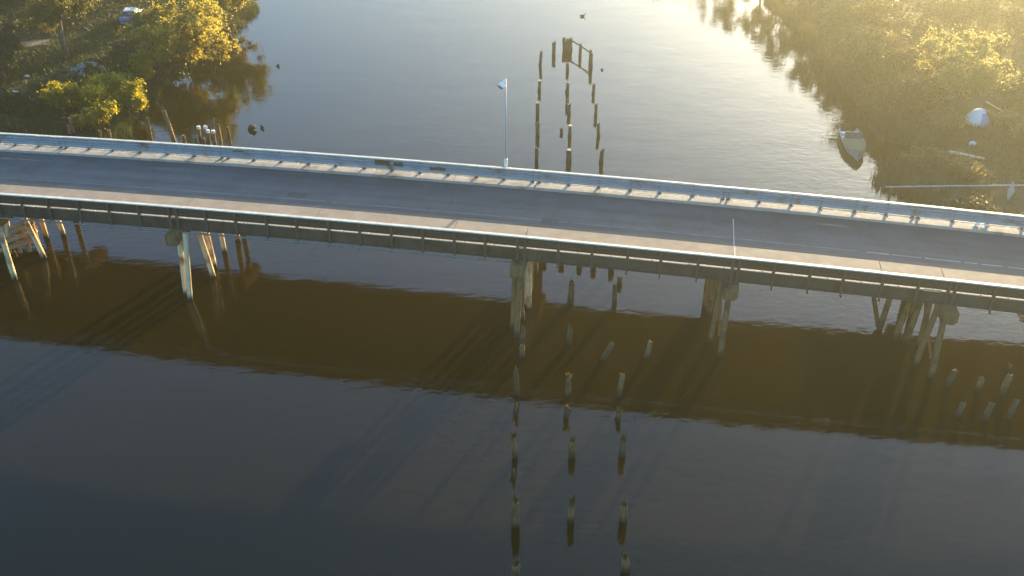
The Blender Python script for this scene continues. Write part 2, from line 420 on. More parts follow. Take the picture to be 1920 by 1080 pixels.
# ------------------------------------------------------------------ water and banks
def interp(y, pts):
    return np.interp(y, [p[0] for p in pts], [p[1] for p in pts])
LSH = [(-400, -140), (-60, -75), (30, -60), (55, -52), (62, -43), (70, -37.2), (76.8, -33.6), (85, -34.6), (91, -34.2), (97, -32.2), (105, -30.6), (117, -31), (137, -35), (170, -42), (260, -52), (600, -70), (1500, -120)]
RSH = [(-400, 120), (-60, 62), (30, 40), (44, 33.5), (50, 32.2), (60, 31.4), (65, 30.6), (68, 29.6), (72, 30.8), (73.3, 34.5), (75, 35.0), (76.4, 32.6), (85, 32.4), (97, 32.6), (111, 32), (122, 30.5), (132, 28), (142, 25), (155, 20.5), (175, 15), (260, 2), (600, -15), (1500, -60)]
def vnoise(x, y, sc, seed):
    rs = np.random.default_rng(seed)
    o = np.zeros_like(x)
    for k in range(6):
        a = rs.random() * 6.28; f = sc * (0.6 + 1.2 * rs.random()); ph = rs.random() * 6.28
        o += np.sin((x * math.cos(a) + y * math.sin(a)) * f + ph)
    return o / 6
def embank(x, y):
    s = x * CA + (y - Y0) * SA
    t = -x * SA + (y - Y0) * CA
    zr = np.where(s < 0, 6.3 - 0.4 + (s + 40) * 0.026, 5.5 - (s - 40) * 0.035) - 1.5
    across = np.clip((12 - np.abs(t - 4.4)) / 6, 0, 1)
    along = np.clip((-s - 47) / 8, 0, 1) + np.clip((s - 41) / 8, 0, 1)
    return zr, across * across * (3 - 2 * across) * along * along * (3 - 2 * along)
def ground(x, y, side):
    x = np.asarray(x, float); y = np.asarray(y, float)
    d = interp(y, LSH) - x if side < 0 else x - interp(y, RSH)
    d = d + 0.7 * vnoise(x, y, 0.9, 5) + 0.5 * vnoise(x, y, 2.4, 6)
    h = np.where(d < 0, d * 0.35, np.where(d < 4, d * 0.22, 0.88 + (d - 4) * 0.03))
    h = np.minimum(h, 3.0)
    h = h + 0.12 * vnoise(x, y, 0.5, 7) * np.clip(d / 3, 0, 1) + 0.05 * vnoise(x, y, 1.7, 8) * np.clip(d, 0, 1)
    zr, e = embank(x, y)
    h = h * (1 - e) + np.minimum(zr, 6) * e
    return np.maximum(h, -0.6)
def gz(x, y):
    return float(ground(np.array([x]), np.array([y]), -1 if x < 0 else 1)[0])

tag(np_mesh('river', [(-2500, -2500, 0), (2500, -2500, 0), (2500, 2500, 0), (-2500, 2500, 0)], [(0, 1, 2, 3)], M['water']), kind='structure')

def bank(name, side, mat):
    ys = np.concatenate([np.linspace(-400, 20, 40), np.linspace(22, 180, 230), np.linspace(185, 1500, 70)])
    ds = np.concatenate([np.linspace(-6, 40, 130), np.linspace(42, 110, 40), np.linspace(120, 900, 30)])
    YY, DD = np.meshgrid(ys, ds, indexing='ij')
    XX = (interp(YY, LSH) - DD) if side < 0 else (interp(YY, RSH) + DD)
    ZZ = ground(XX, YY, side)
    ny, nd = YY.shape
    idx = np.arange(ny * nd).reshape(ny, nd)
    q = np.stack([idx[:-1, :-1], idx[1:, :-1], idx[1:, 1:], idx[:-1, 1:]], -1).reshape(-1, 4)
    if side > 0: q = q[:, ::-1]
    return tag(np_mesh(name, np.stack([XX, YY, ZZ], -1).reshape(-1, 3), q, mat, smooth=True), kind='structure')
bank('river_bank_left', -1, M['ground_left'])
bank('river_bank_right', 1, M['ground_right'])

# ------------------------------------------------------------------ the bridge
S0, S1 = -62.0, 56.0
JOINTS = [-34.3, -21.75, 0.57, 13.17, 25.1, 37.5]
bridge = empty('road_bridge', (0, 0, 0))
tag(bridge, 'long low road bridge with steel panel railings on timber pile bents crossing the river', 'bridge')

# carriageway and deck slab
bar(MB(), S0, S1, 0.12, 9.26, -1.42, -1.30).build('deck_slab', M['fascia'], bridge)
bar(MB(), S0, S1, 2.76, 7.96, -1.296, -1.08).build('roadway', M['asphalt'], bridge)
# worn edge line, broken where the paint has gone
s = S0 + 3
k = 0
while s < S1 - 4:
    L_ = rng.uniform(2.5, 6.5) if s < 18 else rng.uniform(0.7, 2.2)
    bar(MB(), s, s + L_, 3.95, 4.05, -1.079, -1.076).build('edge_line', M['faint_paint' if s < 18 else 'worn_paint'], bridge)
    s += L_ + rng.uniform(0.12, 0.5)
bar(MB(), S0, S1, 2.765, 3.42, -1.079, -1.0765).build('road_edge_strip', M['edge_brown'], bridge)  # brownish strip on the roadway along the footway
# repair patches in the asphalt
for (a_, l_, t0, t1) in [(1.2, 1.1, 3.5, 4.3), (-16.0, 1.4, 4.3, 4.9)]:
    bar(MB(), a_, a_ + l_, t0, t1, -1.079, -1.0755).build('asphalt_patch', M['patch'], bridge)
# footway slabs (near side), kerb walk slabs (far side)
cuts = [S0, -44, -34.3, -21.75, -12.9, -3.95, 0.57, 13.17, 21.6, 25.1, 37.5, S1]
for a_, b_ in zip(cuts[:-1], cuts[1:]):
    bar(MB(), a_ + 0.02, b_ - 0.02, 0.16, 2.75, -1.296, -0.90 + rng.uniform(-.006, .006)).build('footway_slab', M['walk'], bridge)
fc = sorted(set([S0] + [j - 0.45 for j in JOINTS] + [S1]))
fcuts = []
for a_, b_ in zip(fc[:-1], fc[1:]):
    n = max(1, round((b_ - a_) / 6.2))
    fcuts += [a_ + (b_ - a_) * i / n for i in range(n)]
fcuts.append(S1)
for a_, b_ in zip(fcuts[:-1], fcuts[1:]):
    bar(MB(), a_ + 0.015, b_ - 0.015, 7.97, 9.24, -1.296, -0.90 + rng.uniform(-.012, .008)).build('kerb_slab', M['kerb'], bridge)
# pale joint strips
bar(MB(), 13.13, 13.22, 0.17, 2.74, -0.893, -0.886).build('joint_strip', M['joint'], bridge)
bar(MB(), 13.15, 13.20, 2.77, 6.5, -1.079, -1.072).build('joint_strip', M['joint'], bridge)
bar(MB(), 21.56, 21.66, 1.6, 4.4, -0.893, -0.886).build('joint_strip', M['joint'], bridge) if False else None
# beams
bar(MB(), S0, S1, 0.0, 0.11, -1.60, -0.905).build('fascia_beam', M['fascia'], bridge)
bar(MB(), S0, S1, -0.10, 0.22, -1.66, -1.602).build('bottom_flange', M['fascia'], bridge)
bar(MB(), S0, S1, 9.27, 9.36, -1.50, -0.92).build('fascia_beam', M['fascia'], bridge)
for t in (1.7, 3.2, 4.7, 6.2, 7.7):
    bar(MB(), S0, S1, t - 0.11, t + 0.11, -1.66, -1.421).build('stringer', M['dark_wood'], bridge)
# conduit hung under the near edge
mb = MB(); mb.tube([B(s_, -0.30, -1.72) for s_ in np.arange(S0, 0.5, 2.0)], 0.055, 8)
cond = mb.build('conduit', M['conduit'], bridge, smooth=True)

# railings
near_posts = [-32.31, -30.41, -28.25, -26.16, -24.09, -21.98, -21.51, -19.56, -17.56, -15.52, -13.53, -11.46, -9.47, -7.48, -5.5, -3.54, -1.63, .35, .79, 2.8, 4.81, 6.92, 8.86, 11.02, 12.99, 13.35, 15.33, 17.36, 19.23, 21.37, 23.32, 24.95, 25.3, 27.4, 29.5, 31.6, 33.6, 35.7, 37.3, 37.7, 39.7, 41.8, 43.8, 45.9, 48, 50, 52, 54]
near_posts = [-60.4, -58.3, -56.3, -54.2, -52.2, -50.1, -48.1, -46, -44, -42, -40.1, -38.2, -36.3, -34.5, -34.1] + near_posts
near_posts = sorted(near_posts)
far_posts = sorted([p - 0.47 for p in near_posts])

PROF = [(-0.09, 0.035), (-0.17, -0.045), (-0.25, 0.035), (-0.33, 0.035), (-0.41, -0.045), (-0.49, 0.035), (-0.59, -0.045), (-0.68, 0.02), (-0.775, 0.02)]
def railing(side):
    """side -1: near (posts outside the fascia), +1: far"""
    root = empty('railing', (0, 0, 0)); root.parent = bridge
    tl = 0.0 if side < 0 else W
    posts = near_posts if side < 0 else far_posts
    inw = -side                                          # direction of t towards the road
    for p in posts:
        mb = MB()
        if side < 0:
            bar(mb, p - 0.075, p + 0.075, -0.115, -0.005, -1.70, -0.075)
            bar(mb, p - 0.11, p + 0.11, -0.135, -0.116, -1.05, -0.80)     # bolted plate
            bar(mb, p - 0.04, p + 0.04, -0.36, -0.116, -1.80, -1.70)      # bracket foot
        else:
            bar(mb, p - 0.075, p + 0.075, W - 0.06, W + 0.06, -0.895, -0.075)
            bar(mb, p - 0.13, p + 0.13, W - 0.15, W + 0.15, -0.889, -0.86)    # base plate
        mb.build('post', M['post'], root)
    # panels bay by bay, a corrugated sheet on the road side of the posts
    for a_, b_ in zip(posts[:-1], posts[1:]):
        mb = MB()
        off = tl + inw * (0.10 if side > 0 else 0.045) 
        th = 0.012
        prof = [(off + inw * q, d) for d, q in PROF] + [(off + inw * (q - th), d) for d, q in reversed(PROF)]
        if inw > 0: prof = prof[::-1]
        j, jt = rng.uniform(-.012, .012), rng.uniform(-.012, .012)
        sweep(mb, a_ + 0.006, b_ - 0.006, [(t + jt, d + j) for t, d in prof], 3)
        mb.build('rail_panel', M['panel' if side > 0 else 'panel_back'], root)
    # cap rail in lengths of two bays
    idx = list(range(0, len(posts), 2))
    if idx[-1] != len(posts) - 1: idx.append(len(posts) - 1)
    for i, j in zip(idx[:-1], idx[1:]):
        mb = MB()
        w = 0.125 if side < 0 else 0.11
        dz = rng.uniform(-.008, .008)
        c = tl - (0.03 if side < 0 else 0)
        sweep(mb, posts[i] + 0.008, posts[j] - 0.008, [(c - w, -0.07 + dz), (c + w, -0.07 + dz), (c + w, -0.015 + dz), (c + w - .02, dz), (c - w + .02, dz), (c - w, -0.015 + dz)], 2)
        mb.build('cap_rail', M['cap'], root)
    # low gapped strips under the panels, sunlight put into the pale far ones
    for a_, b_ in zip(posts[:-1], posts[1:]):
        if b_ - a_ < 1.0: continue
        g = a_ + (b_ - a_) * rng.uniform(0.25, 0.8)
        for u, v in ((a_ + 0.10, g - 0.05), (g + 0.05, b_ - 0.10)):
            if v - u < 0.2: continue
            mb = MB()
            if side > 0:
                bar(mb, u, v, W + 0.06, W + 0.42, -0.91, -0.876)
            else:
                bar(mb, u, v, 0.02, 0.15, -0.90, -0.85)
            mb.build('sunlit_kerb_strip', M['cap'] if side > 0 else M['kerb'], root)
    return root
rail_near = railing(-1)
rail_far = railing(1)
tag(rail_far, 'far railing with bluish galvanised panels and a pale cap rail')
tag(rail_near, 'near railing seen from behind, its cap rail bright in the sun')
# spray paint patches on the far panels
def patch(s0, s1, d0, d1, seed):
    rs = np.random.default_rng(seed)
    mb = MB()
    n = 9
    t = W - 0.152
    up = [(s0 + (s1 - s0) * i / n, d1 - rs.random() * 0.07) for i in range(n + 1)]
    dn = [(s0 + (s1 - s0) * i / n, d0 + rs.random() * 0.08) for i in range(n + 1)]
    V = [B(a, t, d) for a, d in up] + [B(a, t, d) for a, d in dn] + [B(a, t + 0.012, d) for a, d in up] + [B(a, t + 0.012, d) for a, d in dn]
    m_ = n + 1
    F = []
    for i in range(n):
        F.append((i, m_ + i, m_ + i + 1, i + 1))
        F.append((i, i + 1, 2 * m_ + i + 1, 2 * m_ + i)); F.append((m_ + i, 3 * m_ + i, 3 * m_ + i + 1, m_ + i + 1))
        F.append((2 * m_ + i, 2 * m_ + i + 1, 3 * m_ + i + 1, 3 * m_ + i))
    F += [(0, 2 * m_, 3 * m_, m_), (n, m_ + n, 3 * m_ + n, 2 * m_ + n)]
    mb.add(V, F)
    o = mb.build('graffiti_patch', M['graffiti'], rail_far)
    return tag(o, 'dark green spray paint on the pale blue rail panel')
patch(-11.12, -10.06, -0.50, -0.10, 1); patch(-9.80, -9.14, -0.50, -0.16, 2); patch(-7.25, -6.13, -0.60, -0.30, 3); patch(-21.5, -20.7, -0.32, -0.14, 4)

# pile bents
BENT = {"A": [[-33.85, -1.01, -34.27, -0.37], [-33.51, 1.89, -34.32, 1.89], [-34.92, 4.41, -34.84, 4.41], [-33.95, 5.01, -34.17, 5.01], [-36.9, 2.98, -36.05, 2.98], [-34.3, 7.2, -34.3, 7.2]],
 "B": [[-21.12, -1.23, -20.95, -0.45], [-21.63, -0.75, -21.6, -0.10], [-20.81, 1.61, -21.3, 1.61], [-21.29, 2.84, -21.4, 2.84], [-21.43, 4.8, -21.45, 4.8], [-21.16, 6.46, -21.3, 6.46], [-21.6, 8.3, -21.6, 8.3]],
 "C": [[0.8, 1.59, 0.76, 1.59], [0.55, -1.49, 0.61, -0.44], [0.19, -0.69, 0.23, -0.10], [0.42, 1.5, 0.31, 1.71], [0.57, 3.6, 0.57, 3.6], [0.57, 5.8, 0.57, 5.8], [0.57, 8.2, 0.57, 8.2]],
 "D": [[11.95, 3.6, 11.9, 3.6], [12.18, 3.03, 12.35, 3.03], [12.34, 0.04, 12.55, 0.34], [12.91, -1.23, 13.0, -0.40], [12.6, 5.6, 12.7, 5.6], [12.9, 8.0, 12.9, 8.0]],
 "E": [[22.71, 3.12, 22.95, 3.12], [23.44, 2.23, 23.95, 2.23], [24.11, 2.07, 24.4, 2.07], [24.88, 1.82, 24.7, 1.82], [24.34, -0.1, 24.75, 0.2], [25.02, -1.21, 25.0, -0.44], [24.9, 5.0, 24.9, 5.0], [25.0, 7.6, 25.0, 7.6]],
 "F": [[37.2, -0.8, 37.4, -0.3], [37.4, 2.0, 37.4, 2.0], [37.4, 5.0, 37.4, 5.0], [37.4, 8.0, 37.4, 8.0]],
 "G": [[-46.3, -0.8, -46.3, -0.3], [-46.3, 2.0, -46.3, 2.0], [-46.3, 5.0, -46.3, 5.0], [-46.3, 8.0, -46.3, 8.0]]}
CAPS = {'A': -34.45, 'B': -21.7, 'C': 0.45, 'D': 13.05, 'E': 25.2, 'F': 37.5, 'G': -46.3}
sd = 100
for key, piles in BENT.items():
    bent = empty('pile_bent', (0, 0, 0)); bent.parent = bridge
    cs = CAPS[key]
    mb = MB()
    h0, h1 = -1.662, -2.42
    w = 0.43
    # squared cap with chamfered lower edge
    prof = [(-w, h0), (w, h0), (w, -2.22), (w - 0.16, h1), (-w, h1)]
    V = []
    for t in (-0.95, 9.5):
        V += [B(cs + a, t, d) for a, d in prof]
    n = len(prof)
    F = [tuple(range(n)), tuple(reversed(range(n, 2 * n)))] + [(j, n + j, n + (j + 1) % n, (j + 1) % n) for j in range(n)]
    mb.add(V, F)
    mb.build('pile_cap', M['wood'], bent, bevel=0.03)
    for i, (sb, tb, st, tt) in enumerate(piles):
        sd += 1
        zt = ztop(st) - 1.7
        p0, p1 = Bz(sb, tb, -1.2), Bz(st, tt, zt)
        d = p1 - p0
        base0 = Bz(sb, tb, 0.0)
        low = base0 + (base0 - p1) * (1.2 / zt)
        pts = [low.lerp(p1, f) for f in (0, .25, .5, .75, 1)]
        mb = MB(); mb.tube(pts, [0.19, 0.185, 0.18, 0.175, 0.17], 10, jit=0.06, seed=sd)
        mb.build('pile', M['pale_wood'] if key in 'AB' or (key == 'C' and i == 0) else M['wood'], bent, smooth=True)  # piles of A, B and one of C carry sunlight as paler colour
    if key == 'E':
        mb = MB(); mb.tube([Bz(22.6, 3.2, 0.2), Bz(21.3, 3.5, ztop(21) - 1.75)], [0.15, 0.15], 8, jit=.05, seed=7)
        mb.build('brace', M['wood'], bent, smooth=True)
    if key in 'CDE':
        mb = MB(); mb.tube([Bz(cs - 0.3, -0.6, 0.9), Bz(cs - 0.3, 6.5, 3.6)], [0.09, 0.09], 6, jit=.05, seed=8)
        mb.build('brace', M['wood'], bent, smooth=True)
# loose board caught on the near fascia
mb = MB(); bar(mb, 23.58, 24.53, -0.22, -0.14, -0.80, -0.70)
tag(mb.build('board', M['pale_wood']), 'short pale board caught on the near face of the bridge, right end', 'board')

# stacked logs under the left end
crib = empty('log_crib', B(-35.3, 3.0, -6.0)); crib.location.z = 0
tag(crib, 'stack of sunlit brown logs under the left end of the bridge', 'log stack')
for i in range(9):
    r_ = 0.17
    lay = i // 3
    off = (i % 3) * 0.42 - 0.4
    a_ = Bz(-36.4 + 0.15 * lay + rng.uniform(-.2, .2), 1.6 + off + lay * 0.5, 0.55 + lay * 0.5 + rng.uniform(-.1, .1))
    b_ = Bz(-34.4 + 0.1 * lay + rng.uniform(-.3, .2), 2.4 + off + lay * 0.5, 1.0 + lay * 0.55 + rng.uniform(-.1, .1))
    mb = MB(); mb.tube([a_, a_.lerp(b_, .5), b_], [r_, r_ * .95, r_ * .9], 8, jit=.07, seed=200 + i)
    adopt(mb.build('log', M['brown_wood'], None, smooth=True), crib)
for i in range(4):
    p = Bz(-36.2 + i * 0.62, 2.0 + 0.25 * i, -0.8)
    mb = MB(); mb.tube([p, p + Vector((0, 0, 2.0 + 0.3 * i))], [0.16, 0.14], 8, jit=.06, seed=220 + i)
    adopt(mb.build('log', M['brown_wood'], None, smooth=True), crib)

# ------------------------------------------------------------------ street lamp on the far edge
lamp = empty('street_lamp', B(-2.03, W + 0.30, -0.6))
tag(lamp, 'slim grey lamp post with a white bell shaped head on the far bridge edge', 'street lamp')
LP = lambda dz, ds=0.0, dt=0.0: B(-2.03 + ds, W + 0.30 + dt, dz)
mb = MB(); mb.tube([LP(-1.1), LP(2), LP(6.12)], [0.075, 0.062, 0.045], 10)
adopt(mb.build('pole', M['lamp_metal'], None, smooth=True), lamp)
mb = MB(); mb.tube([LP(-0.05), LP(0.0), LP(0.42), LP(0.50)], [0.09, 0.125, 0.125, 0.09], 10)
adopt(mb.build('base_collar', M['white'], None, smooth=True), lamp)
mb = MB(); bar(mb, -2.15, -1.91, W + 0.13, W + 0.44, -1.15, -1.05)
adopt(mb.build('bracket', M['post'], None), lamp)
ax = (LP(5.45, -0.48, -0.62) - LP(6.05, -0.06, 0)).normalized()
c0 = LP(6.02, -0.06)
prof = [(-0.10, 0.03), (-0.04, 0.08), (0.14, 0.10), (0.20, 0.12), (0.30, 0.17), (0.44, 0.225), (0.52, 0.235), (0.53, 0.22)]
mb = MB(); mb.tube([c0 + ax * a_ for a_, r_ in prof], [r_ for a_, r_ in prof], 20)
hd = adopt(mb.build('lamp_head', M['white'], None, smooth=True), lamp)
mb = MB(); mb.tube([c0 + ax * 0.532, c0 + ax * 0.56, c0 + ax * 0.60], [0.20, 0.18, 0.09], 20)
adopt(mb.build('lens', M['lens'], None, smooth=True), lamp)

# litter on the far kerb walk
for i, (s_, sz) in enumerate([(28.35, 0.20), (28.72, 0.12), (28.95, 0.12)]):
    p = B(s_, W - 0.25, -0.885)
    mb = MB()
    mb.tube([p + Vector((-sz, 0, 0.05)), p + Vector((-sz * .3, 0.03, 0.09)), p + Vector((sz * .5, -0.02, 0.10)), p + Vector((sz, 0, 0.05))], [0.03, sz * .5, sz * .45, 0.02], 7, jit=.25, seed=i)
    tag(mb.build('litter', M['litter'], None), ['crumpled white bag on the far kerb walk, largest of three', 'small white scrap on the far kerb walk, middle of three', 'small white scrap on the far kerb walk, rightmost of three'][i], 'litter', 'white litter on the far kerb walk')

# ------------------------------------------------------------------ old pilings in the river
NEAR = {"left": [[0.15, 29.3, 1.07], [0.18, 32.45, 1.76], [0.11, 35.58, 0.71], [0.17, 37.18, 1.52], [0.21, 40.58, 0.88], [0.3, 42.28, 1.77], [0.61, 45.82, 0.88], [0.62, 47.15, 1.28], [0.68, 49.7, 1.06]], "middle": [[2.85, 32.72, 1.48], [3.13, 37.26, 1.08], [2.97, 40.31, 0.69], [3.18, 42.23, 1.27], [3.52, 47.15, 1.28], [3.82, 51.75, 1.45]], "right": [[5.24, 29.7, 0.93], [5.41, 32.72, 1.2], [5.77, 37.35, 1.12], [5.81, 40.18, 0.61], [6.08, 42.19, 1.58], [6.64, 51.44, 1.36], [7.17, 53.78, 0.59]]}
FAR = {"left": [[2.05, 72.89, 1.02], [2.24, 77.71, 1.11], [2.35, 82.54, 1.09], [2.63, 88.13, 0.97], [2.88, 95.12, 1.52]], "middle": [[4.71, 72.58, 0.97], [5.04, 77.48, 1.0], [5.24, 82.42, 0.99], [5.12, 84.04, 0.79], [5.3, 87.72, 0.92], [5.62, 93.29, 0.9]], "right": [[7.4, 72.38, 1.11], [7.56, 77.48, 1.2], [7.66, 82.05, 1.09], [7.81, 87.32, 0.97], [8.06, 94.2, 1.57]]}
UNDER = [[2.21, 56.21, 0.39], [3.41, 56.07, 0.47], [4.61, 55.87, 0.6], [5.59, 55.73, 0.69], [6.78, 55.52, 0.81]]
ORD = ['first', 'second', 'third', 'fourth', 'fifth', 'sixth', 'seventh', 'eighth', 'ninth', 'tenth']
def tuft(p, root, seed, size=0.3, mat=None, n=26):
    rs = np.random.default_rng(seed)
    V, F = [], []
    for i in range(n):
        a = rs.random() * 6.28; l = size * (0.5 + rs.random()); o = rs.normal(0, 0.06, 2)
        b0 = np.array([p[0] + o[0], p[1] + o[1], p[2] - 0.06])
        d = np.array([math.cos(a) * .5, math.sin(a) * .5, 0.9]); d /= np.linalg.norm(d)
        sd_ = np.array([-math.sin(a), math.cos(a), 0]) * 0.035
        k = len(V)
        V += [b0 - sd_, b0 + sd_, b0 + d * l * .6 + sd_ * 1.3, b0 + d * l]
        F += [(k, k + 1, k + 2, k + 3)]
    o = np_mesh('weed_tuft', V, F, mat or M['dry_grass'])
    return adopt(o, root)
def stump(x, y, h, r, mat, seed, lean=(0, 0), jag=0.3, thin=False):
    rs = np.random.default_rng(seed)
    lx, ly = lean[0] + rs.normal(0, .05), lean[1] + rs.normal(0, .05)
    pts = [Vector((x + lx * z, y + ly * z, z)) for z in (-1.5, 0.0, h * .45, h * .8, h)]
    # rotten, narrowing head
    rr = [r, r * 1.02, r * rs.uniform(.85, 1.05), r * rs.uniform(.82, 1.05), r * rs.uniform(.78, 1.0)]
    mb = MB(); mb.tube(pts, rr, 11, jit=0.15, seed=seed, jag=jag * .9)
    return mb, pts[-1]
sd = 300
for row, lst in NEAR.items():
    for i, (x, y, h) in enumerate(lst):
        sd += 1
        thin = row == 'left' and i in (2, 4)
        mb, top = stump(x, y, h, 0.07 if thin else rng.uniform(0.14, 0.20), M['wood'], sd, jag=0.15 if thin else 0.4)
        if not thin and rng.random() < .6:      # a splinter left standing on the head
            a = rng.uniform(0, 6.28)
            q = top + Vector((math.cos(a) * .10, math.sin(a) * .10, -0.25))
            mb.tube([q, q + Vector((rng.normal(0, .05), rng.normal(0, .05), rng.uniform(.35, .6)))], [0.06, 0.015], 5, jit=.2, seed=sd)
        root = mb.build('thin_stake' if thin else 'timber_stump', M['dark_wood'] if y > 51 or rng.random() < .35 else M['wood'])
        lab = ('thin broken stake' if thin else 'rotten timber stump') + ' in the %s row before the bridge, %s from the bottom edge' % (row, ORD[i])
        tag(root, lab, 'stump', 'old trestle stumps before the bridge')
        if not thin and i in (0, 1, 2, 3, 5) and y < 44:
            tuft(top, root, sd, 0.28)
for (x, y, h, lx, ly, lab) in [(6.0 - .55, 45.65, 0.95, .55, .28, 'leaning timber stump between the middle and right rows under the bridge reflection'), (8.05, 45.8, 1.0, .30, .15, 'leaning timber stump right of the right row under the bridge reflection')]:
    sd += 1
    mb, top = stump(x, y, h, 0.17, M['wood'], sd, lean=(lx, ly))
    tag(mb.build('timber_stump', M['wood']), lab, 'stump', 'old trestle stumps before the bridge')
for i, (x, y, h, lx, lab) in enumerate([(26.64, 42.71, .89, .1, 'stump just right of the last bridge bent, left of the pair'), (27.84, 42.37, 1.35, .12, 'taller stump right of the last bridge bent, right of the pair'), (29.21, 44.58, .4, 0, 'small pale stub near the right edge below the bridge'), (25.09, 43.14, 1.1, .3, 'leaning stump directly below the last bridge bent'), (24.66, 40.53, .8, .25, 'leaning stump in the lower right row, leftmost of three'), (26.01, 40.22, .95, .2, 'leaning stump in the lower right row, middle of three'), (27.39, 40.35, 1.1, .25, 'leaning stump in the lower right row, nearest the right edge')]):
    sd += 1
    mb, top = stump(x, y, h, 0.17, None, sd, lean=(lx * .6, lx * .3))
    tag(mb.build('timber_stump', M['dark_wood' if i > 2 else 'wood']), lab, 'stump', 'old stumps by the right bridge bent')
for i, (x, y, h) in enumerate(UNDER):
    sd += 1
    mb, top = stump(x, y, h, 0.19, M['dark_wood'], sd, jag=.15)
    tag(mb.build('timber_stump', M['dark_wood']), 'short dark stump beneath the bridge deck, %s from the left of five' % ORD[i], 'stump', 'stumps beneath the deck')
for row, lst in FAR.items():
    for i, (x, y, h) in enumerate(lst):
        sd += 1
        big = row == 'middle' and i == 0
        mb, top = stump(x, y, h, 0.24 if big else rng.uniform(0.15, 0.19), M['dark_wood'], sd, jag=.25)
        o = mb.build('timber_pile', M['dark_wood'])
        tag(o, 'old timber pile in the %s row beyond the bridge, %s from the far railing' % (row, ORD[i]), 'pile', 'old trestle piles beyond the bridge')
        if (row, i) in (('left', 2), ('left', 3), ('middle', 1), ('middle', 0)):
            mb = MB(); mb.tube([top + Vector((0, 0, -0.06)), top + Vector((0, 0, 0.05))], [0.19, 0.17], 9, jit=.08, seed=sd)
            adopt(mb.build('pile_top', M['pale_wood']), o)
for (x, y, h, r_, lab) in [(4.39, 98.3, 1.33, .2, 'stout pile standing alone left of the mooring dolphin'), (4.37, 78.16, 0.41, .15, 'tiny stub between the left and middle rows beyond the bridge')]:
    sd += 1
    mb, top = stump(x, y, h, r_, M['dark_wood'], sd, jag=.2)
    tag(mb.build('timber_pile', M['dark_wood']), lab, 'pile', 'old trestle piles beyond the bridge')
# mooring dolphin with its rail frame
dol = empty('mooring_dolphin', (5.9, 99.4, 0))
tag(dol, 'cluster of bound piles with a rail frame at the far end of the pilings', 'mooring dolphin')
for i, (x, y, h) in enumerate([[5.58, 99.62, 1.33], [5.91, 99.45, 1.25], [6.26, 99.62, 1.30], [6.0, 98.96, 1.04], [5.7, 99.15, 1.1]]):
    sd += 1
    mb, top = stump(x, y, h, 0.19, M['dark_wood'], sd, jag=.2)
    adopt(mb.build('pile', M['dark_wood']), dol)
for i, (x, y, h) in enumerate([[7.13, 97.81, 1.32], [8.06, 95.6, 1.40]]):
    sd += 1
    mb, top = stump(x, y, h, 0.15, M['dark_wood'], sd, jag=.1)
    adopt(mb.build('frame_post', M['dark_wood']), dol)
mb = MB(); mb.tube([(6.2, 99.5, 1.16), (7.13, 97.8, 1.14), (8.1, 95.5, 1.14)], [0.085, 0.085, 0.08], 8, jit=.06, seed=4)
adopt(mb.build('frame_rail', M['dark_wood']), dol)

# pilings by the left shore
LEFTP = [(-30.9, 75.72, 2.55, 'tall thin shore pile right of the yellow bush behind the far railing', 'wood', .14, 0), (-28.79, 75.4, 3.31, 'tallest leaning shore pile behind the far railing', 'wood', .19, -.10),
 (-27.72, 74.87, 1.33, 'short shore pile just right of the tallest pile', 'wood', .15, 0), (-26.61, 74.44, 1.28, 'short greenish shore pile, second right of the tallest pile', 'dark_wood', .14, 0), (-25.86, 74.02, 1.42, 'short shore pile, third right of the tallest pile', 'wood', .15, 0),
 (-24.64, 74.55, 2.48, 'tall shore pile, second from the right end of the group', 'wood', .15, 0), (-23.73, 74.34, 2.39, 'tall shore pile at the right end of the group', 'wood', .14, .05),
 (-27.07, 76.82, 1.15, 'pile with a bright white top, leftmost of four white tops', 'wt', .15, 0), (-26.4, 76.38, 1.34, 'pile with a bright white top, second of four white tops', 'wt', .15, 0), (-26.0, 75.72, 1.29, 'pile with a bright white top, third of four white tops', 'wt', .16, 0), (-25.38, 75.29, 1.43, 'pile with a bright white top, rightmost of four white tops', 'wt', .16, 0),
 (-26.17, 77.26, 1.8, 'crooked thin pile behind the white topped piles', 'wood', .11, .22), (-35.3, 75.72, 1.34, 'pale stub post below the yellow bush, left one', 'wood', .12, 0), (-34.22, 75.51, 1.48, 'pale stub post below the yellow bush, right one', 'wood', .12, 0),
 (-37.66, 76.38, 1.95, 'taller red stained post on the left bank behind the railing', 'red_wood', .15, -.06), (-37.9, 76.1, 1.45, 'shorter red stained post on the left bank behind the railing', 'red_wood', .15, 0)]
for i, (x, y, h, lab, mt, r_, lx) in enumerate(LEFTP):
    sd += 1
    g = max(0, gz(x, y)) if i in (12, 13, 14, 15) else 0
    mb, top = stump(x, y, h + g * 0.3, r_, None, sd, lean=(lx, 0), jag=.12)
    o = tag(mb.build('shore_pile', M['wood' if mt == 'wt' else mt]), lab, 'pile', 'old piles by the left shore')
    if mt == 'wt':
        mb = MB(); mb.tube([top + Vector((0, 0, -0.14)), top + Vector((0, 0, 0.08)), top + Vector((0, 0, 0.13))], [0.165, 0.165, 0.13], 10, jit=.08, seed=sd)
        adopt(mb.build('pile_top', M['white']), o)
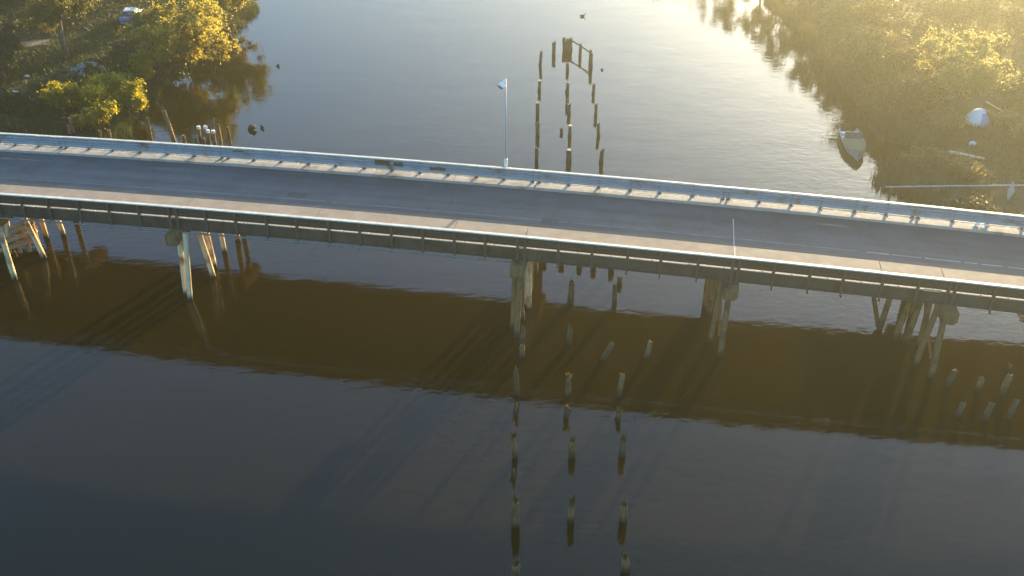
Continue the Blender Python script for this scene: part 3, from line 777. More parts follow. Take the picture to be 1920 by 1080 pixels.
# snags and floating bits
for (x, y, r_, l, lab, nm, cat) in [(-23.11, 78.96, .28, .9, 'dark round snag in the water right of the shore piles', 'snag', 'snag'), (-22.28, 79.31, .16, .5, 'small dark snag in open water right of the larger snag', 'snag', 'snag'), (9.11, 93.75, .10, .35, 'tiny drifting stick right of the piling frame', 'drift_stick', 'stick'), (-24.02, 94.81, .12, .5, 'drifting branch at the edge of the left tree reflection', 'drift_branch', 'branch')]:
    sd += 1
    mb = MB(); mb.tube([(x - l * .3, y, -.2), (x, y, r_ * 0.7), (x + l * .25, y - .1, r_ * 1.2), (x + l * .45, y - .15, r_ * .6)], [r_ * .8, r_, r_ * .8, r_ * .3], 8, jit=.3, seed=sd)
    tag(mb.build(nm, M['dark_wood']), lab, cat)
# waterbird
bird = empty('water_bird', (8.22, 111.1, 0))
tag(bird, 'small dark water bird swimming beyond the pilings', 'bird')
mb = MB()
mb.tube([(7.9, 111.1, 0.16), (8.02, 111.1, 0.10), (8.22, 111.1, 0.10), (8.42, 111.1, 0.12), (8.48, 111.1, 0.22), (8.50, 111.1, 0.33), (8.56, 111.1, 0.37), (8.68, 111.1, 0.34)], [0.02, 0.10, 0.15, 0.10, 0.055, 0.05, 0.06, 0.01], 10)
adopt(mb.build('body', M['black'], None, smooth=True), bird)

# ------------------------------------------------------------------ vegetation
def limbs(mb, base, targets, r0, seed):
    rs = np.random.default_rng(seed)
    for t in targets:
        t = Vector(t)
        mid = base.lerp(t, .5) + Vector((rs.normal(0, .15), rs.normal(0, .15), rs.uniform(0, .4)))
        mb.tube([base, mid, t], [r0, r0 * .6, r0 * .15], 5, cap=False, jit=.1, seed=int(rs.integers(1e6)))
def leaves(centers, radii, per, size, seed, up=0.35):
    rs = np.random.default_rng(seed)
    C = np.repeat(centers, per, 0); Rr = np.repeat(radii, per)
    d = rs.normal(0, 1, C.shape); d /= np.linalg.norm(d, axis=1)[:, None]
    rad = np.abs(rs.normal(0, .62, len(C)))
    sq = np.repeat(rs.uniform(.55, 1.45, centers.shape) * np.array([1.05, 1.05, .8]), per, 0)
    P = C + d * (Rr * rad)[:, None] * sq
    n = d * 0.8 + rs.normal(0, .7, d.shape); n[:, 2] += up
    n /= np.linalg.norm(n, axis=1)[:, None]
    a = np.cross(n, rs.normal(0, 1, n.shape)); a /= np.linalg.norm(a, axis=1)[:, None]
    b = np.cross(n, a)
    sz = size * (0.6 + 0.8 * rs.random(len(C)))
    a = a * sz[:, None]; b = b * (sz * .55)[:, None]
    V = np.stack([P - a, P - b * 1.0 + a * .1, P + a, P + b * 1.0 + a * .1], 1).reshape(-1, 3)
    F = np.arange(len(V)).reshape(-1, 4)
    return V, F
def tree(name, label, base, h, crown, mat, seed, n_cl=42, per=190, leaf=0.19, group=None, cl_r=(0.7, 1.25), trunk_r=0.22, cat='tree', lean=(0, 0), low=0.35, top=None):
    """crown = (rx, ry, rz) half sizes; its centre sits so that the top reaches h"""
    rs = np.random.default_rng(seed)
    x, y = base
    z = gz(x, y)
    root = empty(name, (x, y, z))
    tag(root, label, cat, group)
    crown = np.array(crown)
    c = np.array([x + lean[0], y + lean[1], z + h - crown[2]])
    fork = Vector((x + lean[0] * .5, y + lean[1] * .5, z + max(0.4, (h - 2 * crown[2]) + crown[2] * low)))
    # limbs end at uneven distances so that the outline is ragged
    nl = max(7, n_cl // 4)
    u = rs.normal(0, 1, (nl, 3)); u /= np.linalg.norm(u, axis=1)[:, None]
    u[:, 2] = np.where(u[:, 2] < -0.45, u[:, 2] * .5, u[:, 2])
    ends = c + u * crown * rs.uniform(.62, 1.08, (nl, 1))
    mb = MB()
    mb.tube([Vector((x, y, z - .4)), Vector((x, y, z)).lerp(fork, .5) + Vector((rs.normal(0, .08), rs.normal(0, .08), 0)), fork], [trunk_r * 1.25, trunk_r, trunk_r * .8], 8, jit=.1, seed=seed)
    cc, cr = [], []
    scale = float(np.mean(cl_r))
    for e in ends:
        ev = Vector(e)
        mid = fork.lerp(ev, .5) + Vector((rs.normal(0, .2), rs.normal(0, .2), rs.uniform(-.1, .5))) * (h / 8)
        mb.tube([fork, mid, ev], [trunk_r * .42, trunk_r * .25, trunk_r * .06], 5, cap=False, jit=.1, seed=int(rs.integers(1e6)))
        for k in range(9):
            f = rs.uniform(.35, 1.0) ** .7
            p = np.array(fork.lerp(mid, f * 2) if f < .5 else mid.lerp(ev, f * 2 - 1))
            off = rs.normal(0, 1, 3) * crown * .17 * rs.uniform(.5, 1.4)
            q = p + off
            cc.append(q); cr.append(scale * rs.uniform(.35, .85))
            if k < 4:
                mb.tube([Vector(p), Vector(q)], [trunk_r * .12, trunk_r * .04], 4, cap=False, seed=k)
    cc, cr = np.array(cc), np.array(cr)
    tot = int(n_cl * per * 1.9)
    w = cr ** 2; cnt = np.maximum(8, (tot * w / w.sum()).astype(int))
    V, F = leaves(np.repeat(cc, 1, 0), cr, cnt, leaf * .68, seed + 1)
    V[:, 2] = np.maximum(V[:, 2], max(z, 0.05) + 0.02)
    adopt(np_mesh('crown', V, F, mat), root)
    adopt(mb.build('trunk', M['bark'], None, smooth=True), root)
    return root

GL, GR = 'trees and shrubs on the left bank', 'trees and shrubs on the right bank'
# left bank
tree('broadleaf_tree', 'big golden sunlit tree leaning over the left shore', (-35.2, 92.0), 8.4, (4.6, 4.0, 3.9), M['gold_leaf'], 1, 84, 230, .19, GL, lean=(3.0, 1.0), trunk_r=.3)
tree('broadleaf_tree', 'rounded golden green tree behind the big golden tree, at the top edge', (-33.6, 106.0), 8.2, (4.2, 4.0, 3.9), M['gold_leaf'], 2, 66, 210, .20, GL, lean=(2.6, 0), trunk_r=.28)
tree('broadleaf_tree', 'dull olive tree with a bare lower trunk left of the blue car', (-45.0, 93.8), 8.8, (3.3, 3.2, 3.1), M['mid_leaf'], 3, 60, 210, .18, GL, trunk_r=.24, lean=(0.0, 1.2))
for i, (x, y, h) in enumerate([(-40, 123, 9), (-48, 122, 9.5), (-57, 118, 9), (-65, 116, 9), (-43, 134, 10), (-53, 133, 10), (-66, 127, 10)]):  # unseen trees, added to cast shade over the left bank
    tree('broadleaf_tree', 'unseen dark left bank tree beyond the top edge, %s of seven from the shore' % ORD[i], (x, y), h, (4.0, 3.6, h * .42), M['dark_leaf'], 130 + i, 40, 150, .24, GL)
for i, (x, y, h, kd, r_, lab) in enumerate([(-38.4, 97.2, 4.2, 'mid', 1.9, 'olive shrub tree between the blue car and the big golden tree'), (-48.5, 88.0, 4.2, 'dark', 2.4, 'dark green thicket left of the rock heap'), (-50.5, 92.8, 4.6, 'dark', 2.4, 'dark green thicket below the dirt path'), (-41.5, 82.8, 3.2, 'dark', 2.2, 'dark thicket above the leftmost yellow bush'), (-48.0, 77.5, 3.6, 'dark', 2.6, 'dark thicket at the left edge just above the railing'), (-37.6, 90.2, 3.6, 'olive', 1.9, 'olive shrub at the foot of the big golden tree, left side'), (-49.2, 100.4, 5.8, 'mid', 2.5, 'olive tree between the dirt path and the blue car'), (-36.6, 113.5, 8.6, 'gold', 3.4, 'golden tree at the top edge right of the blue car'), (-32.4, 97.6, 3.6, 'dark', 1.9, 'dark green bush drooping into the water under the golden trees'), (-57.5, 92.0, 5.2, 'dark', 2.8, 'dark green tree at the left edge below the golden hedge'), (-38.2, 80.2, 3.2, 'yellow', 1.6, 'yellow bush in the middle of the lit bushes'), (-37.0, 84.2, 3.0, 'yellow', 1.6, 'yellow green bush above the middle lit bush')]):
    tree('thicket' if kd == 'dark' else 'low_shrub' if h < 4 else 'broadleaf_tree', lab, (x, y), h, (r_, r_ * .85, h * .44), M[kd + '_leaf'], 160 + i, 30, 170, .17, GL, cat='shrub' if h < 4.3 else 'tree', trunk_r=.12)
tree('broadleaf_tree', 'dark tree at the top left between the golden hedge and the olive tree', (-54.0, 103.0), 8.5, (3.2, 3.2, 3.4), M['dark_leaf'], 4, 46, 180, .19, GL)
tree('broadleaf_tree', 'dark green tree in the top left corner', (-61.0, 107.5), 9.0, (4.0, 3.5, 3.6), M['dark_leaf'], 5, 48, 180, .2, GL)
tree('broadleaf_tree', 'dark tree behind the blue car at the top edge', (-46.5, 114.0), 9.5, (4.0, 3.5, 3.8), M['olive_leaf'], 6, 46, 170, .2, GL)
tree('broadleaf_tree', 'dense dark evergreen at the left edge behind the stones', (-53.5, 82.0), 6.5, (3.4, 3.0, 2.8), M['dark_leaf'], 7, 40, 190, .18, GL)
tree('low_shrub', 'golden orange hedge shrub at the left edge beside the dirt path', (-55.5, 99.5), 3.0, (3.6, 1.2, 1.2), M['gold_leaf'], 8, 26, 150, .18, GL, cat='shrub', trunk_r=.1)
tree('low_shrub', 'yellow green bush, leftmost of the lit bushes behind the railing', (-39.9, 80.0), 3.0, (1.5, 1.3, 1.2), M['yellow_leaf'], 9, 20, 170, .16, GL, cat='shrub', trunk_r=.09, cl_r=(.5, .8))
tree('low_shrub', 'bright yellow bush directly behind the far railing', (-35.9, 77.6), 3.3, (1.9, 1.3, 1.5), M['yellow_leaf'], 10, 26, 190, .16, GL, cat='shrub', trunk_r=.1, cl_r=(.5, .85))
tree('low_shrub', 'yellow bush beside the grey water gap at the left shore', (-34.6, 81.6), 3.6, (1.7, 1.4, 1.6), M['yellow_leaf'], 11, 24, 180, .16, GL, cat='shrub', trunk_r=.1, cl_r=(.5, .85))
tree('low_shrub', 'small yellow bush at the foot of the big golden tree', (-35.6, 87.4), 3.2, (1.5, 1.2, 1.3), M['yellow_leaf'], 12, 20, 170, .16, GL, cat='shrub', trunk_r=.08, cl_r=(.45, .75))
tree('low_shrub', 'dull green shrub between the rock pile and the yellow bushes', (-39.5, 86.2), 2.4, (1.6, 1.3, 1.0), M['olive_leaf'], 13, 18, 150, .16, GL, cat='shrub', trunk_r=.08, cl_r=(.45, .75))
tree('low_shrub', 'fresh green shrub low at the left edge behind the railing', (-42.4, 74.8), 1.9, (2.2, 1.2, .8), M['grass'], 14, 20, 150, .15, GL, cat='shrub', trunk_r=.06, cl_r=(.4, .7))
tree('low_shrub', 'dark shrub overhanging the water under the big golden tree', (-33.4, 90.2), 2.4, (1.3, 1.8, 1.0), M['dark_leaf'], 15, 18, 140, .16, GL, cat='shrub', trunk_r=.07, cl_r=(.4, .7))
tree('low_shrub', 'dark green shrub tangle left of the yellow bushes', (-45.2, 80.5), 2.2, (2.2, 1.6, 1.0), M['dark_leaf'], 16, 20, 150, .17, GL, cat='shrub', trunk_r=.07, cl_r=(.45, .8))
tree('low_shrub', 'dark shrub on the water edge beneath the rounded golden tree', (-30.9, 101.0), 2.8, (1.4, 2.2, 1.2), M['olive_leaf'], 17, 18, 150, .17, GL, cat='shrub', trunk_r=.07, cl_r=(.45, .8))

# right bank
tree('broadleaf_tree', 'large pale green tree in the middle of the hazy right bank', (39.2, 80.5), 8.0, (4.1, 3.4, 3.5), M['pale_bright'], 21, 60, 200, .18, GR, trunk_r=.26)
tree('broadleaf_tree', 'small pale tree beside the grey crate on the right bank', (37.6, 99.3), 5.4, (2.2, 2.0, 2.0), M['tan_leaf'], 22, 30, 170, .17, GR, trunk_r=.14)
shore = [(34.4, 79.5, 4.6, 'olive'), (34.6, 84.5, 5.2, 'olive'), (34.8, 89.0, 6.6, 'tan'), (35.0, 94.0, 7.4, 'olive'), (34.8, 99.5, 7.4, 'yellow'), (34.6, 105.0, 7.0, 'olive'), (34.6, 111.0, 7.6, 'olive'), (33.6, 117.5, 8.4, 'yellow'), (32.2, 124.5, 9.0, 'olive'), (30.4, 132.0, 9.5, 'olive'), (27.6, 140.0, 9.5, 'yellow'), (24.4, 148.5, 9.5, 'olive')]
for i, (x, y, h, kd) in enumerate(shore):
    tree('waterside_tree', 'hazy %s waterside tree on the right shore, %s from the moored boat' % ({'olive': 'olive green', 'tan': 'tan', 'yellow': 'yellow green'}[kd], (ORD + ['eleventh', 'twelfth'])[i]), (x, y), h, (2.5 + .05 * h, 2.9, h * .46), M[{'yellow': 'pale', 'olive': 'olive', 'tan': 'tan'}[kd] + '_leaf'], 30 + i, 34, 170, .19, GR, trunk_r=.16)
back = [(42.5, 106.0, 7.5, 'tan'), (48.0, 100.5, 7.5, 'yellow'), (54.5, 104.0, 8.5, 'tan'), (41.0, 116.0, 9.0, 'olive'), (49.0, 112.0, 9.0, 'yellow'), (57.0, 113.0, 9.5, 'olive'), (63.0, 104.0, 8.5, 'tan'), (65.0, 117.0, 9.5, 'olive'), (42.0, 128.0, 9.5, 'olive'), (54.0, 126.0, 10.0, 'yellow')]
bl = ['tan tree behind the upturned dinghy', 'yellow green tree right of the upturned dinghy', 'tan tree at the upper right with a ragged top', 'olive tree at the top edge left of the others', 'yellow green tree with a sunlit top at the top edge', 'olive tree near the top right corner', 'tan tree at the right edge of the far bank', 'olive tree in the top right corner', 'olive tree hidden behind the top edge trees', 'yellow green tree hidden behind the top right trees']
for i, (x, y, h, kd) in enumerate(back):
    tree('broadleaf_tree', 'hazy ' + bl[i] + ' on the right bank', (x, y), h, (3.6, 3.3, h * .42), M[{'yellow': 'pale', 'olive': 'olive', 'tan': 'tan'}[kd] + '_leaf'], 60 + i, 40, 170, .2, GR)
bush = [(35.2, 67.8, 1.3, 'tan', 'straw coloured bush by the pipe near the bridge'), (33.2, 69.4, 1.8, 'tan', 'tan bush beside the muddy inlet'), (43.8, 74.5, 1.7, 'yellow', 'yellow green bush right of the tent'), (42.4, 77.0, 1.4, 'yellow', 'small bright bush at the front of the tent'), (47.5, 84.0, 2.6, 'tan', 'tan scrub at the right edge'), (46.0, 91.0, 3.0, 'olive', 'olive scrub behind the large pale tree'), (50.0, 77.0, 2.4, 'olive', 'olive scrub beyond the tent at the right edge'), (43.0, 88.0, 2.2, 'tan', 'tan scrub right of the large pale tree'), (37.0, 76.6, 1.8, 'yellow', 'low yellow bush in front of the large pale tree'), (41.5, 68.6, 1.1, 'olive', 'low olive bush above the pipe at the right edge'), (34.0, 62.6, 0.9, 'olive', 'low olive bush between the pipe and the far railing')]
for i, (x, y, h, kd, lb) in enumerate(bush):
    tree('low_shrub', 'hazy ' + lb + ' on the right bank', (x, y), h, (1.3 + .25 * h, 1.1 + .2 * h, h * .42), M[{'yellow': 'pale', 'olive': 'olive', 'tan': 'tan'}[kd] + '_leaf'], 90 + i, 16, 140, .16, GR, cat='shrub', trunk_r=.06, cl_r=(.4, .75))

more = [(38.5, 87.0, 4.4, 'olive'), (42.0, 92.5, 4.6, 'tan'), (44.5, 97.0, 5.0, 'olive'), (38.0, 104.5, 6.0, 'olive'), (46.5, 104.8, 6.5, 'tan'), (51.5, 95.5, 5.6, 'olive'), (50.5, 88.0, 4.6, 'yellow'), (36.6, 92.0, 4.8, 'yellow'), (56.5, 97.5, 6.0, 'olive'), (45.0, 81.5, 3.4, 'olive'), (37.8, 110.5, 6.8, 'tan'), (44.8, 110.0, 7.0, 'olive'), (53.0, 83.5, 3.8, 'tan'), (36.2, 81.8, 3.2, 'tan'), (47.5, 72.8, 2.2, 'tan'), (44.6, 70.2, 1.6, 'olive')]
ml = ['before the large pale tree, left side', 'between the large tree and the dinghy', 'right of the upturned dinghy', 'behind the grey crate', 'behind the tan tree near the dinghy', 'at the right edge level with the dinghy', 'at the right edge beside the large tree', 'just left of the pale broken rock', 'at the right edge above the large tree', 'right of the large tree above the tent', 'at the shore near the top edge', 'in the middle of the top edge woods', 'at the right edge beyond the tent', 'left of the large tree near the boat', 'below the tent at the right edge', 'above the pipe at the right edge']
for i, (x, y, h, kd) in enumerate(more):
    tree('broadleaf_tree' if h > 4.3 else 'low_shrub', 'hazy %s %s %s on the right bank' % ({'olive': 'olive', 'tan': 'tan', 'yellow': 'yellow green'}[kd], 'tree' if h > 4.3 else 'shrub', ml[i]), (x, y), h, (1.4 + .25 * h, 1.2 + .25 * h, h * .44), M[{'yellow': 'pale', 'olive': 'olive', 'tan': 'tan'}[kd] + '_leaf'], 190 + i, 28, 160, .18, GR, cat='tree' if h > 4.3 else 'shrub', trunk_r=.12)

# grass on both banks
def grass(name, label, side, mat, x0, x1, y0, y1, n, hgt, seed):
    rs = np.random.default_rng(seed)
    x = rs.uniform(x0, x1, n * 2); y = rs.uniform(y0, y1, n * 2)
    g = ground(x, y, side)
    keep = (g > 0.12) & (vnoise(x, y, .35, seed) + rs.normal(0, .25, len(x)) > -0.1)
    x, y, g = x[keep][:n], y[keep][:n], g[keep][:n]
    k = 5
    P = np.repeat(np.stack([x, y, g], 1), k, 0)
    P[:, :2] += rs.normal(0, .13, (len(P), 2))
    a = rs.random(len(P)) * 6.28; l = hgt * (0.5 + rs.random(len(P)))
    d = np.stack([np.cos(a) * .5, np.sin(a) * .5, np.full(len(P), .85)], 1) * l[:, None]
    w = np.stack([-np.sin(a), np.cos(a), np.zeros(len(P))], 1) * 0.045
    V = np.stack([P - w, P + w, P + d], 1).reshape(-1, 3)
    return tag(np_mesh(name, V, np.arange(len(V)).reshape(-1, 3), mat), label, 'grass', kind='stuff')
grass('grass', 'rough green grass covering the left bank', -1, M['grass'], -75, -30, 60, 125, 16000, .30, 1)
grass('dry_grass', 'dry straw coloured grass covering the right bank', 1, M['dry_grass'], 28, 75, 56, 125, 16000, .38, 2)

def reeds(name, label, side, mat, y0, y1, n, seed):
    rs = np.random.default_rng(seed)
    y = rs.uniform(y0, y1, n * 3); sh = interp(y, LSH if side < 0 else RSH)
    x = sh + (-1 if side < 0 else 1) * rs.uniform(-1.2, 1.4, n * 3)
    g = ground(x, y, side)
    keep = (g > -0.12) & (g < .35) & (vnoise(x, y, .8, seed) + rs.normal(0, .2, len(x)) > .0)
    x, y = x[keep][:n], y[keep][:n]; g = np.maximum(g[keep][:n], 0) - .05
    k = 7
    P = np.repeat(np.stack([x, y, g], 1), k, 0); P[:, :2] += rs.normal(0, .12, (len(P), 2))
    a = rs.random(len(P)) * 6.28; l = .75 * (0.5 + rs.random(len(P)))
    d = np.stack([np.cos(a) * .25, np.sin(a) * .25, np.full(len(P), .95)], 1) * l[:, None]
    w = np.stack([-np.sin(a), np.cos(a), np.zeros(len(P))], 1) * 0.03
    V = np.stack([P - w, P + w, P + d], 1).reshape(-1, 3)
    return tag(np_mesh(name, V, np.arange(len(V)).reshape(-1, 3), mat), label, 'reeds', kind='stuff')
reeds('reeds', 'dark reeds along the left water edge', -1, M['grass'], 60, 130, 1500, 5)
reeds('dry_reeds', 'straw coloured reeds along the right water edge', 1, M['dry_grass'], 56, 140, 2200, 6)

# dirt path at the left edge, draped on the turf
def strip(name, pts, w, mat, lift=0.03):
    V = []
    n = 24
    pts = [Vector((*p, 0)) for p in pts]
    segs = []
    for i in range(n + 1):
        f = i / n * (len(pts) - 1); k = min(int(f), len(pts) - 2)
        segs.append(pts[k].lerp(pts[k + 1], f - k))
    for i, p in enumerate(segs):
        d = (segs[min(i + 1, n)] - segs[max(i - 1, 0)]).normalized()
        q = Vector((-d.y, d.x, 0))
        for j in range(-2, 3):
            r_ = p + q * (w * j / 4 * (1 + .15 * math.sin(i * 1.7 + j)))
            V.append((r_.x, r_.y, gz(r_.x, r_.y) + lift))
    F = [(i * 5 + j, (i + 1) * 5 + j, (i + 1) * 5 + j + 1, i * 5 + j + 1) for i in range(n) for j in range(4)]
    return np_mesh(name, V, F, mat, smooth=True)
tag(strip('path', [(-72, 86), (-64, 89.5), (-58, 94), (-52.5, 96.8), (-48.5, 98.6)], 2.0, M['dirt'], 0.05), kind='structure')

# rocks
def rock(name, label, x, y, r, mat, seed, group=None, parent=None, z=None, flat=.65):
    rs = np.random.default_rng(seed)
    import bmesh
    bm = bmesh.new()
    bmesh.ops.create_icosphere(bm, subdivisions=2, radius=1)
    ax_ = rs.normal(0, 1, (7, 3)); ax_ /= np.linalg.norm(ax_, axis=1)[:, None]
    cut = rs.uniform(.6, .95, 7)
    for v in bm.verts:
        c = np.array(v.co)
        for a, k in zip(ax_, cut):
            dd = c @ a
            if dd > k: c = c - a * (dd - k)
        v.co = c * r * np.array([1.15, .95, flat])
    me = bpy.data.meshes.new(name); bm.to_mesh(me); bm.free(); me.materials.append(mat)
    o = bpy.data.objects.new(name, me); COL.objects.link(o)
    o.location = (x, y, (gz(x, y) if z is None else z) + r * flat * .45)
    o.rotation_euler = (0, 0, rs.random() * 6.28)
    if label: tag(o, label, 'rock', group)
    return o
pile_ = empty('rock_pile', (-41.85, 90.65, gz(-41.85, 90.65)))
tag(pile_, 'heap of grey rocks on the shaded left bank', 'rock pile')
for i in range(26):
    a, q = rng.random() * 6.28, rng.random() ** .6
    x, y = -41.85 + math.cos(a) * q * 1.7, 90.65 + math.sin(a) * q * 1.8
    o = rock('rock', None, x, y, rng.uniform(.2, .42), M['rock'], 500 + i, z=gz(x, y) + (1 - q) * .45)
    adopt(o, pile_)
for i, (x, y, r_, lab) in enumerate([(-46.17, 84.56, .32, 'bright pale stone in the dark grass, nearest the left edge'), (-46.91, 88.77, .25, 'small pale stone on the dark turf above the bright stone'), (-44.64, 86.02, .25, 'small pale stone in the dark turf right of the bright stone'), (-43.06, 85.35, .22, 'small pale stone left of the dull green shrub')]):
    rock('rock', lab, x, y, r_, M['pale_rock'], 540 + i, 'pale stones on the left bank')
rock('rock', 'round pale stone on the right bank below the tent', 38.64, 73.97, .33, M['pale_rock'], 550)
rock('rock', 'pale broken rock near the right shore left of the large tree', 35.61, 88.1, .5, M['pale_rock'], 551)

# ------------------------------------------------------------------ objects on the left bank
def car(x, y, rz):
    root = empty('parked_car', (x, y, gz(x, y)))
    root.rotation_euler = (0, 0, rz)
    tag(root, 'blue car parked among the trees on the left bank', 'car')
    # body lofted along its length (local +y is the front): (y, half width, sill z, deck z)
    sec = [(-2.15, .70, .38, .80), (-2.05, .84, .28, .95), (-1.3, .88, .24, 1.0), (0.0, .89, .24, .98), (1.2, .88, .24, .92), (1.95, .82, .28, .80), (2.12, .66, .38, .66)]
    mb = MB(); V = []; F = []
    for (yy, hw, z0, z1) in sec:
        V += [(-hw * .93, yy, z0), (-hw, yy, (z0 + z1) * .5), (-hw * .93, yy, z1), (hw * .93, yy, z1), (hw, yy, (z0 + z1) * .5), (hw * .93, yy, z0)]
    for i in range(len(sec) - 1):
        for j in range(6):
            j2 = (j + 1) % 6
            F.append((i * 6 + j, i * 6 + j2, (i + 1) * 6 + j2, (i + 1) * 6 + j))
    F += [tuple(range(5, -1, -1)), tuple(range((len(sec) - 1) * 6, len(sec) * 6))]
    mb.add(V, F); body = mb.build('body', M['car_blue'], root, bevel=.04)
    mb = MB()
    mb.hexa([(-.78, -1.45, .98), (.78, -1.45, .98), (.78, 1.0, .95), (-.78, 1.0, .95), (-.62, -.85, 1.42), (.62, -.85, 1.42), (.62, .25, 1.44), (-.62, .25, 1.44)])
    mb.build('window_band', M['glass'], root, bevel=.05)
    mb = MB()
    mb.hexa([(-.64, -.95, 1.405), (.64, -.95, 1.405), (.64, .32, 1.425), (-.64, .32, 1.425), (-.58, -.82, 1.475), (.58, -.82, 1.475), (.58, .22, 1.49), (-.58, .22, 1.49)])
    mb.build('roof', M['white'], root, bevel=.03)  # white stands for the sky reflected in the roof
    for sx in (-1, 1):
        for yy in (-1.35, 1.35):
            mb = MB(); mb.tube([(sx * .72, yy, .31), (sx * .90, yy, .31)], [.31, .31], 16)
            wv = mb.build('wheel', M['rubber'], root)
            mb = MB(); mb.tube([(sx * .89, yy, .31), (sx * .915, yy, .31)], [.18, .17], 12)
            mb.build('rim', M['conduit'], wv)
        mb = MB(); mb.box((sx * .62, -2.11, .72), (.24, .10, .13)); mb.build('tail_light', M['red_wood'], root)
    mb = MB(); mb.box((0, -2.16, .48), (1.35, .10, .16)); mb.build('bumper', M['grey_paint'], root, bevel=.03)
car(-42.3, 105.9, R(4))
# two pale timber benches / logs on the grass
for i, (x, y, l, lab) in enumerate([(-38.5, 101.2, 1.2, 'pale timber bench on the grass, left one'), (-37.6, 100.7, 1.3, 'pale timber bench on the grass, right one')]):
    root = empty('timber_bench', (x, y, gz(x, y)))
    root.rotation_euler = (0, 0, R(62))
    tag(root, lab, 'bench', 'pale timber benches on the left bank')
    mb = MB(); mb.box((0, 0, .45), (l * 1.2, .40, .09)); mb.build('seat', M['pale_wood'], root, bevel=.015)
    for sx in (-1, 1):
        mb = MB(); mb.box((sx * l * .42, 0, .18), (.12, .34, .46)); mb.build('leg', M['wood'], root)

# ------------------------------------------------------------------ objects on the right bank
# moored boat, bow towards the camera
boat = empty('moored_boat', (29.15, 75.4, 0))
tag(boat, 'small grey motorboat with an olive bow cover moored at the right shore', 'boat')
boat.rotation_euler = (0, 0, math.atan2(28.8 - 29.54, -(72.47 - 78.17)) )
# local -y is the bow
sec = [(2.7, .78, 0.55), (2.2, .86, .55), (1.0, .95, .56), (-0.4, .96, .60), (-1.6, .78, .68), (-2.4, .42, .76), (-2.85, .06, .84)]
def hull(sec, th, z_bot):
    V, F = [], []
    for (yy, hw, zt) in sec:
        V += [(-hw, yy, zt), (-hw * .8, yy, .1), (0, yy, z_bot * (1 if yy > -2.0 else .2)), (hw * .8, yy, .1), (hw, yy, zt), (hw - th if hw > th else hw * .5, yy, zt), ((hw - th) * .85 if hw > th else hw * .4, yy, .18), (-((hw - th) * .85 if hw > th else hw * .4), yy, .18), (-(hw - th if hw > th else hw * .5), yy, zt)]
    n = 9
    for i in range(len(sec) - 1):
        for j in range(n):
            j2 = (j + 1) % n
            F.append((i * n + j, (i + 1) * n + j, (i + 1) * n + j2, i * n + j2))
    F += [tuple(range(n)), tuple(reversed(range((len(sec) - 1) * n, len(sec) * n)))]
    return V, F
mb = MB(); mb.add(*hull(sec, .09, -.25)); mb.build('hull', M['grey_paint'], boat)
mb = MB()
V, F = [], []
cv = [(-0.15, .93, .61, .26), (-.9, .90, .65, .24), (-1.6, .77, .70, .20), (-2.4, .41, .78, .12), (-2.8, .08, .85, .03)]
for (yy, hw, zt, hh) in cv:
    V += [(-hw, yy, zt), (-hw * .5, yy, zt + hh * .8), (0, yy, zt + hh), (hw * .5, yy, zt + hh * .8), (hw, yy, zt), (0, yy, zt - .02)]
for i in range(len(cv) - 1):
    for j in range(6):
        F.append((i * 6 + j, (i + 1) * 6 + j, (i + 1) * 6 + (j + 1) % 6, i * 6 + (j + 1) % 6))
F += [tuple(range(6)), tuple(reversed(range(24, 30)))]
mb.add(V, F); mb.build('bow_cover', M['tarp'], boat)
mb = MB(); mb.hexa([(-.82, .0, .75), (.82, .0, .75), (.82, .05, .75), (-.82, .05, .75), (-.70, .35, 1.2), (.70, .35, 1.2), (.70, .39, 1.2), (-.70, .39, 1.2)])
mb.build('windscreen', M['glass'], boat)
for yy in (0.95, 1.9):
    mb = MB(); mb.box((0, yy, .42), (1.5, .34, .10)); mb.build('seat', M['white'], boat, bevel=.02)
mb = MB(); mb.box((0, 2.82, .62), (.34, .34, .55)); mb.build('outboard_motor', M['rubber'], boat, bevel=.06)

# dome tent
tent = empty('dome_tent', (40.8, 78.2, gz(40.8, 78.2)))
tag(tent, 'white and pale blue dome tent on the hazy right bank', 'tent')
V, F = [], []
n, m_ = 16, 7
for i in range(m_):
    ph = i / (m_ - 1) * math.pi / 2
    for j in range(n):
        a = 2 * math.pi * j / n
        k = 1 + .06 * math.cos(4 * a)
        V.append((math.cos(a) * math.cos(ph) * 1.15 * k, math.sin(a) * math.cos(ph) * 1.15 * k, math.sin(ph) * 1.25))
for i in range(m_ - 1):
    for j in range(n):
        F.append((i * n + j, i * n + (j + 1) % n, (i + 1) * n + (j + 1) % n, (i + 1) * n + j))
mb = MB(); mb.add(V, F); mb.build('canopy', M['tent'], tent)
mb = MB()
V, F = [], []
for i in range(6):
    ph = R(4) + i / 5 * R(52)
    for j in range(5):
        a = R(-105) + j / 4 * R(40)
        V.append((math.cos(a) * math.cos(ph) * 1.24, math.sin(a) * math.cos(ph) * 1.24, math.sin(ph) * 1.32))
for i in range(5):
    for j in range(4):
        F.append((i * 5 + j, i * 5 + j + 1, (i + 1) * 5 + j + 1, (i + 1) * 5 + j))
mb.add(V, F)
o = mb.build('door_flap', M['tent_blue'], tent); sm = o.modifiers.new('thick', 'SOLIDIFY'); sm.thickness = .02

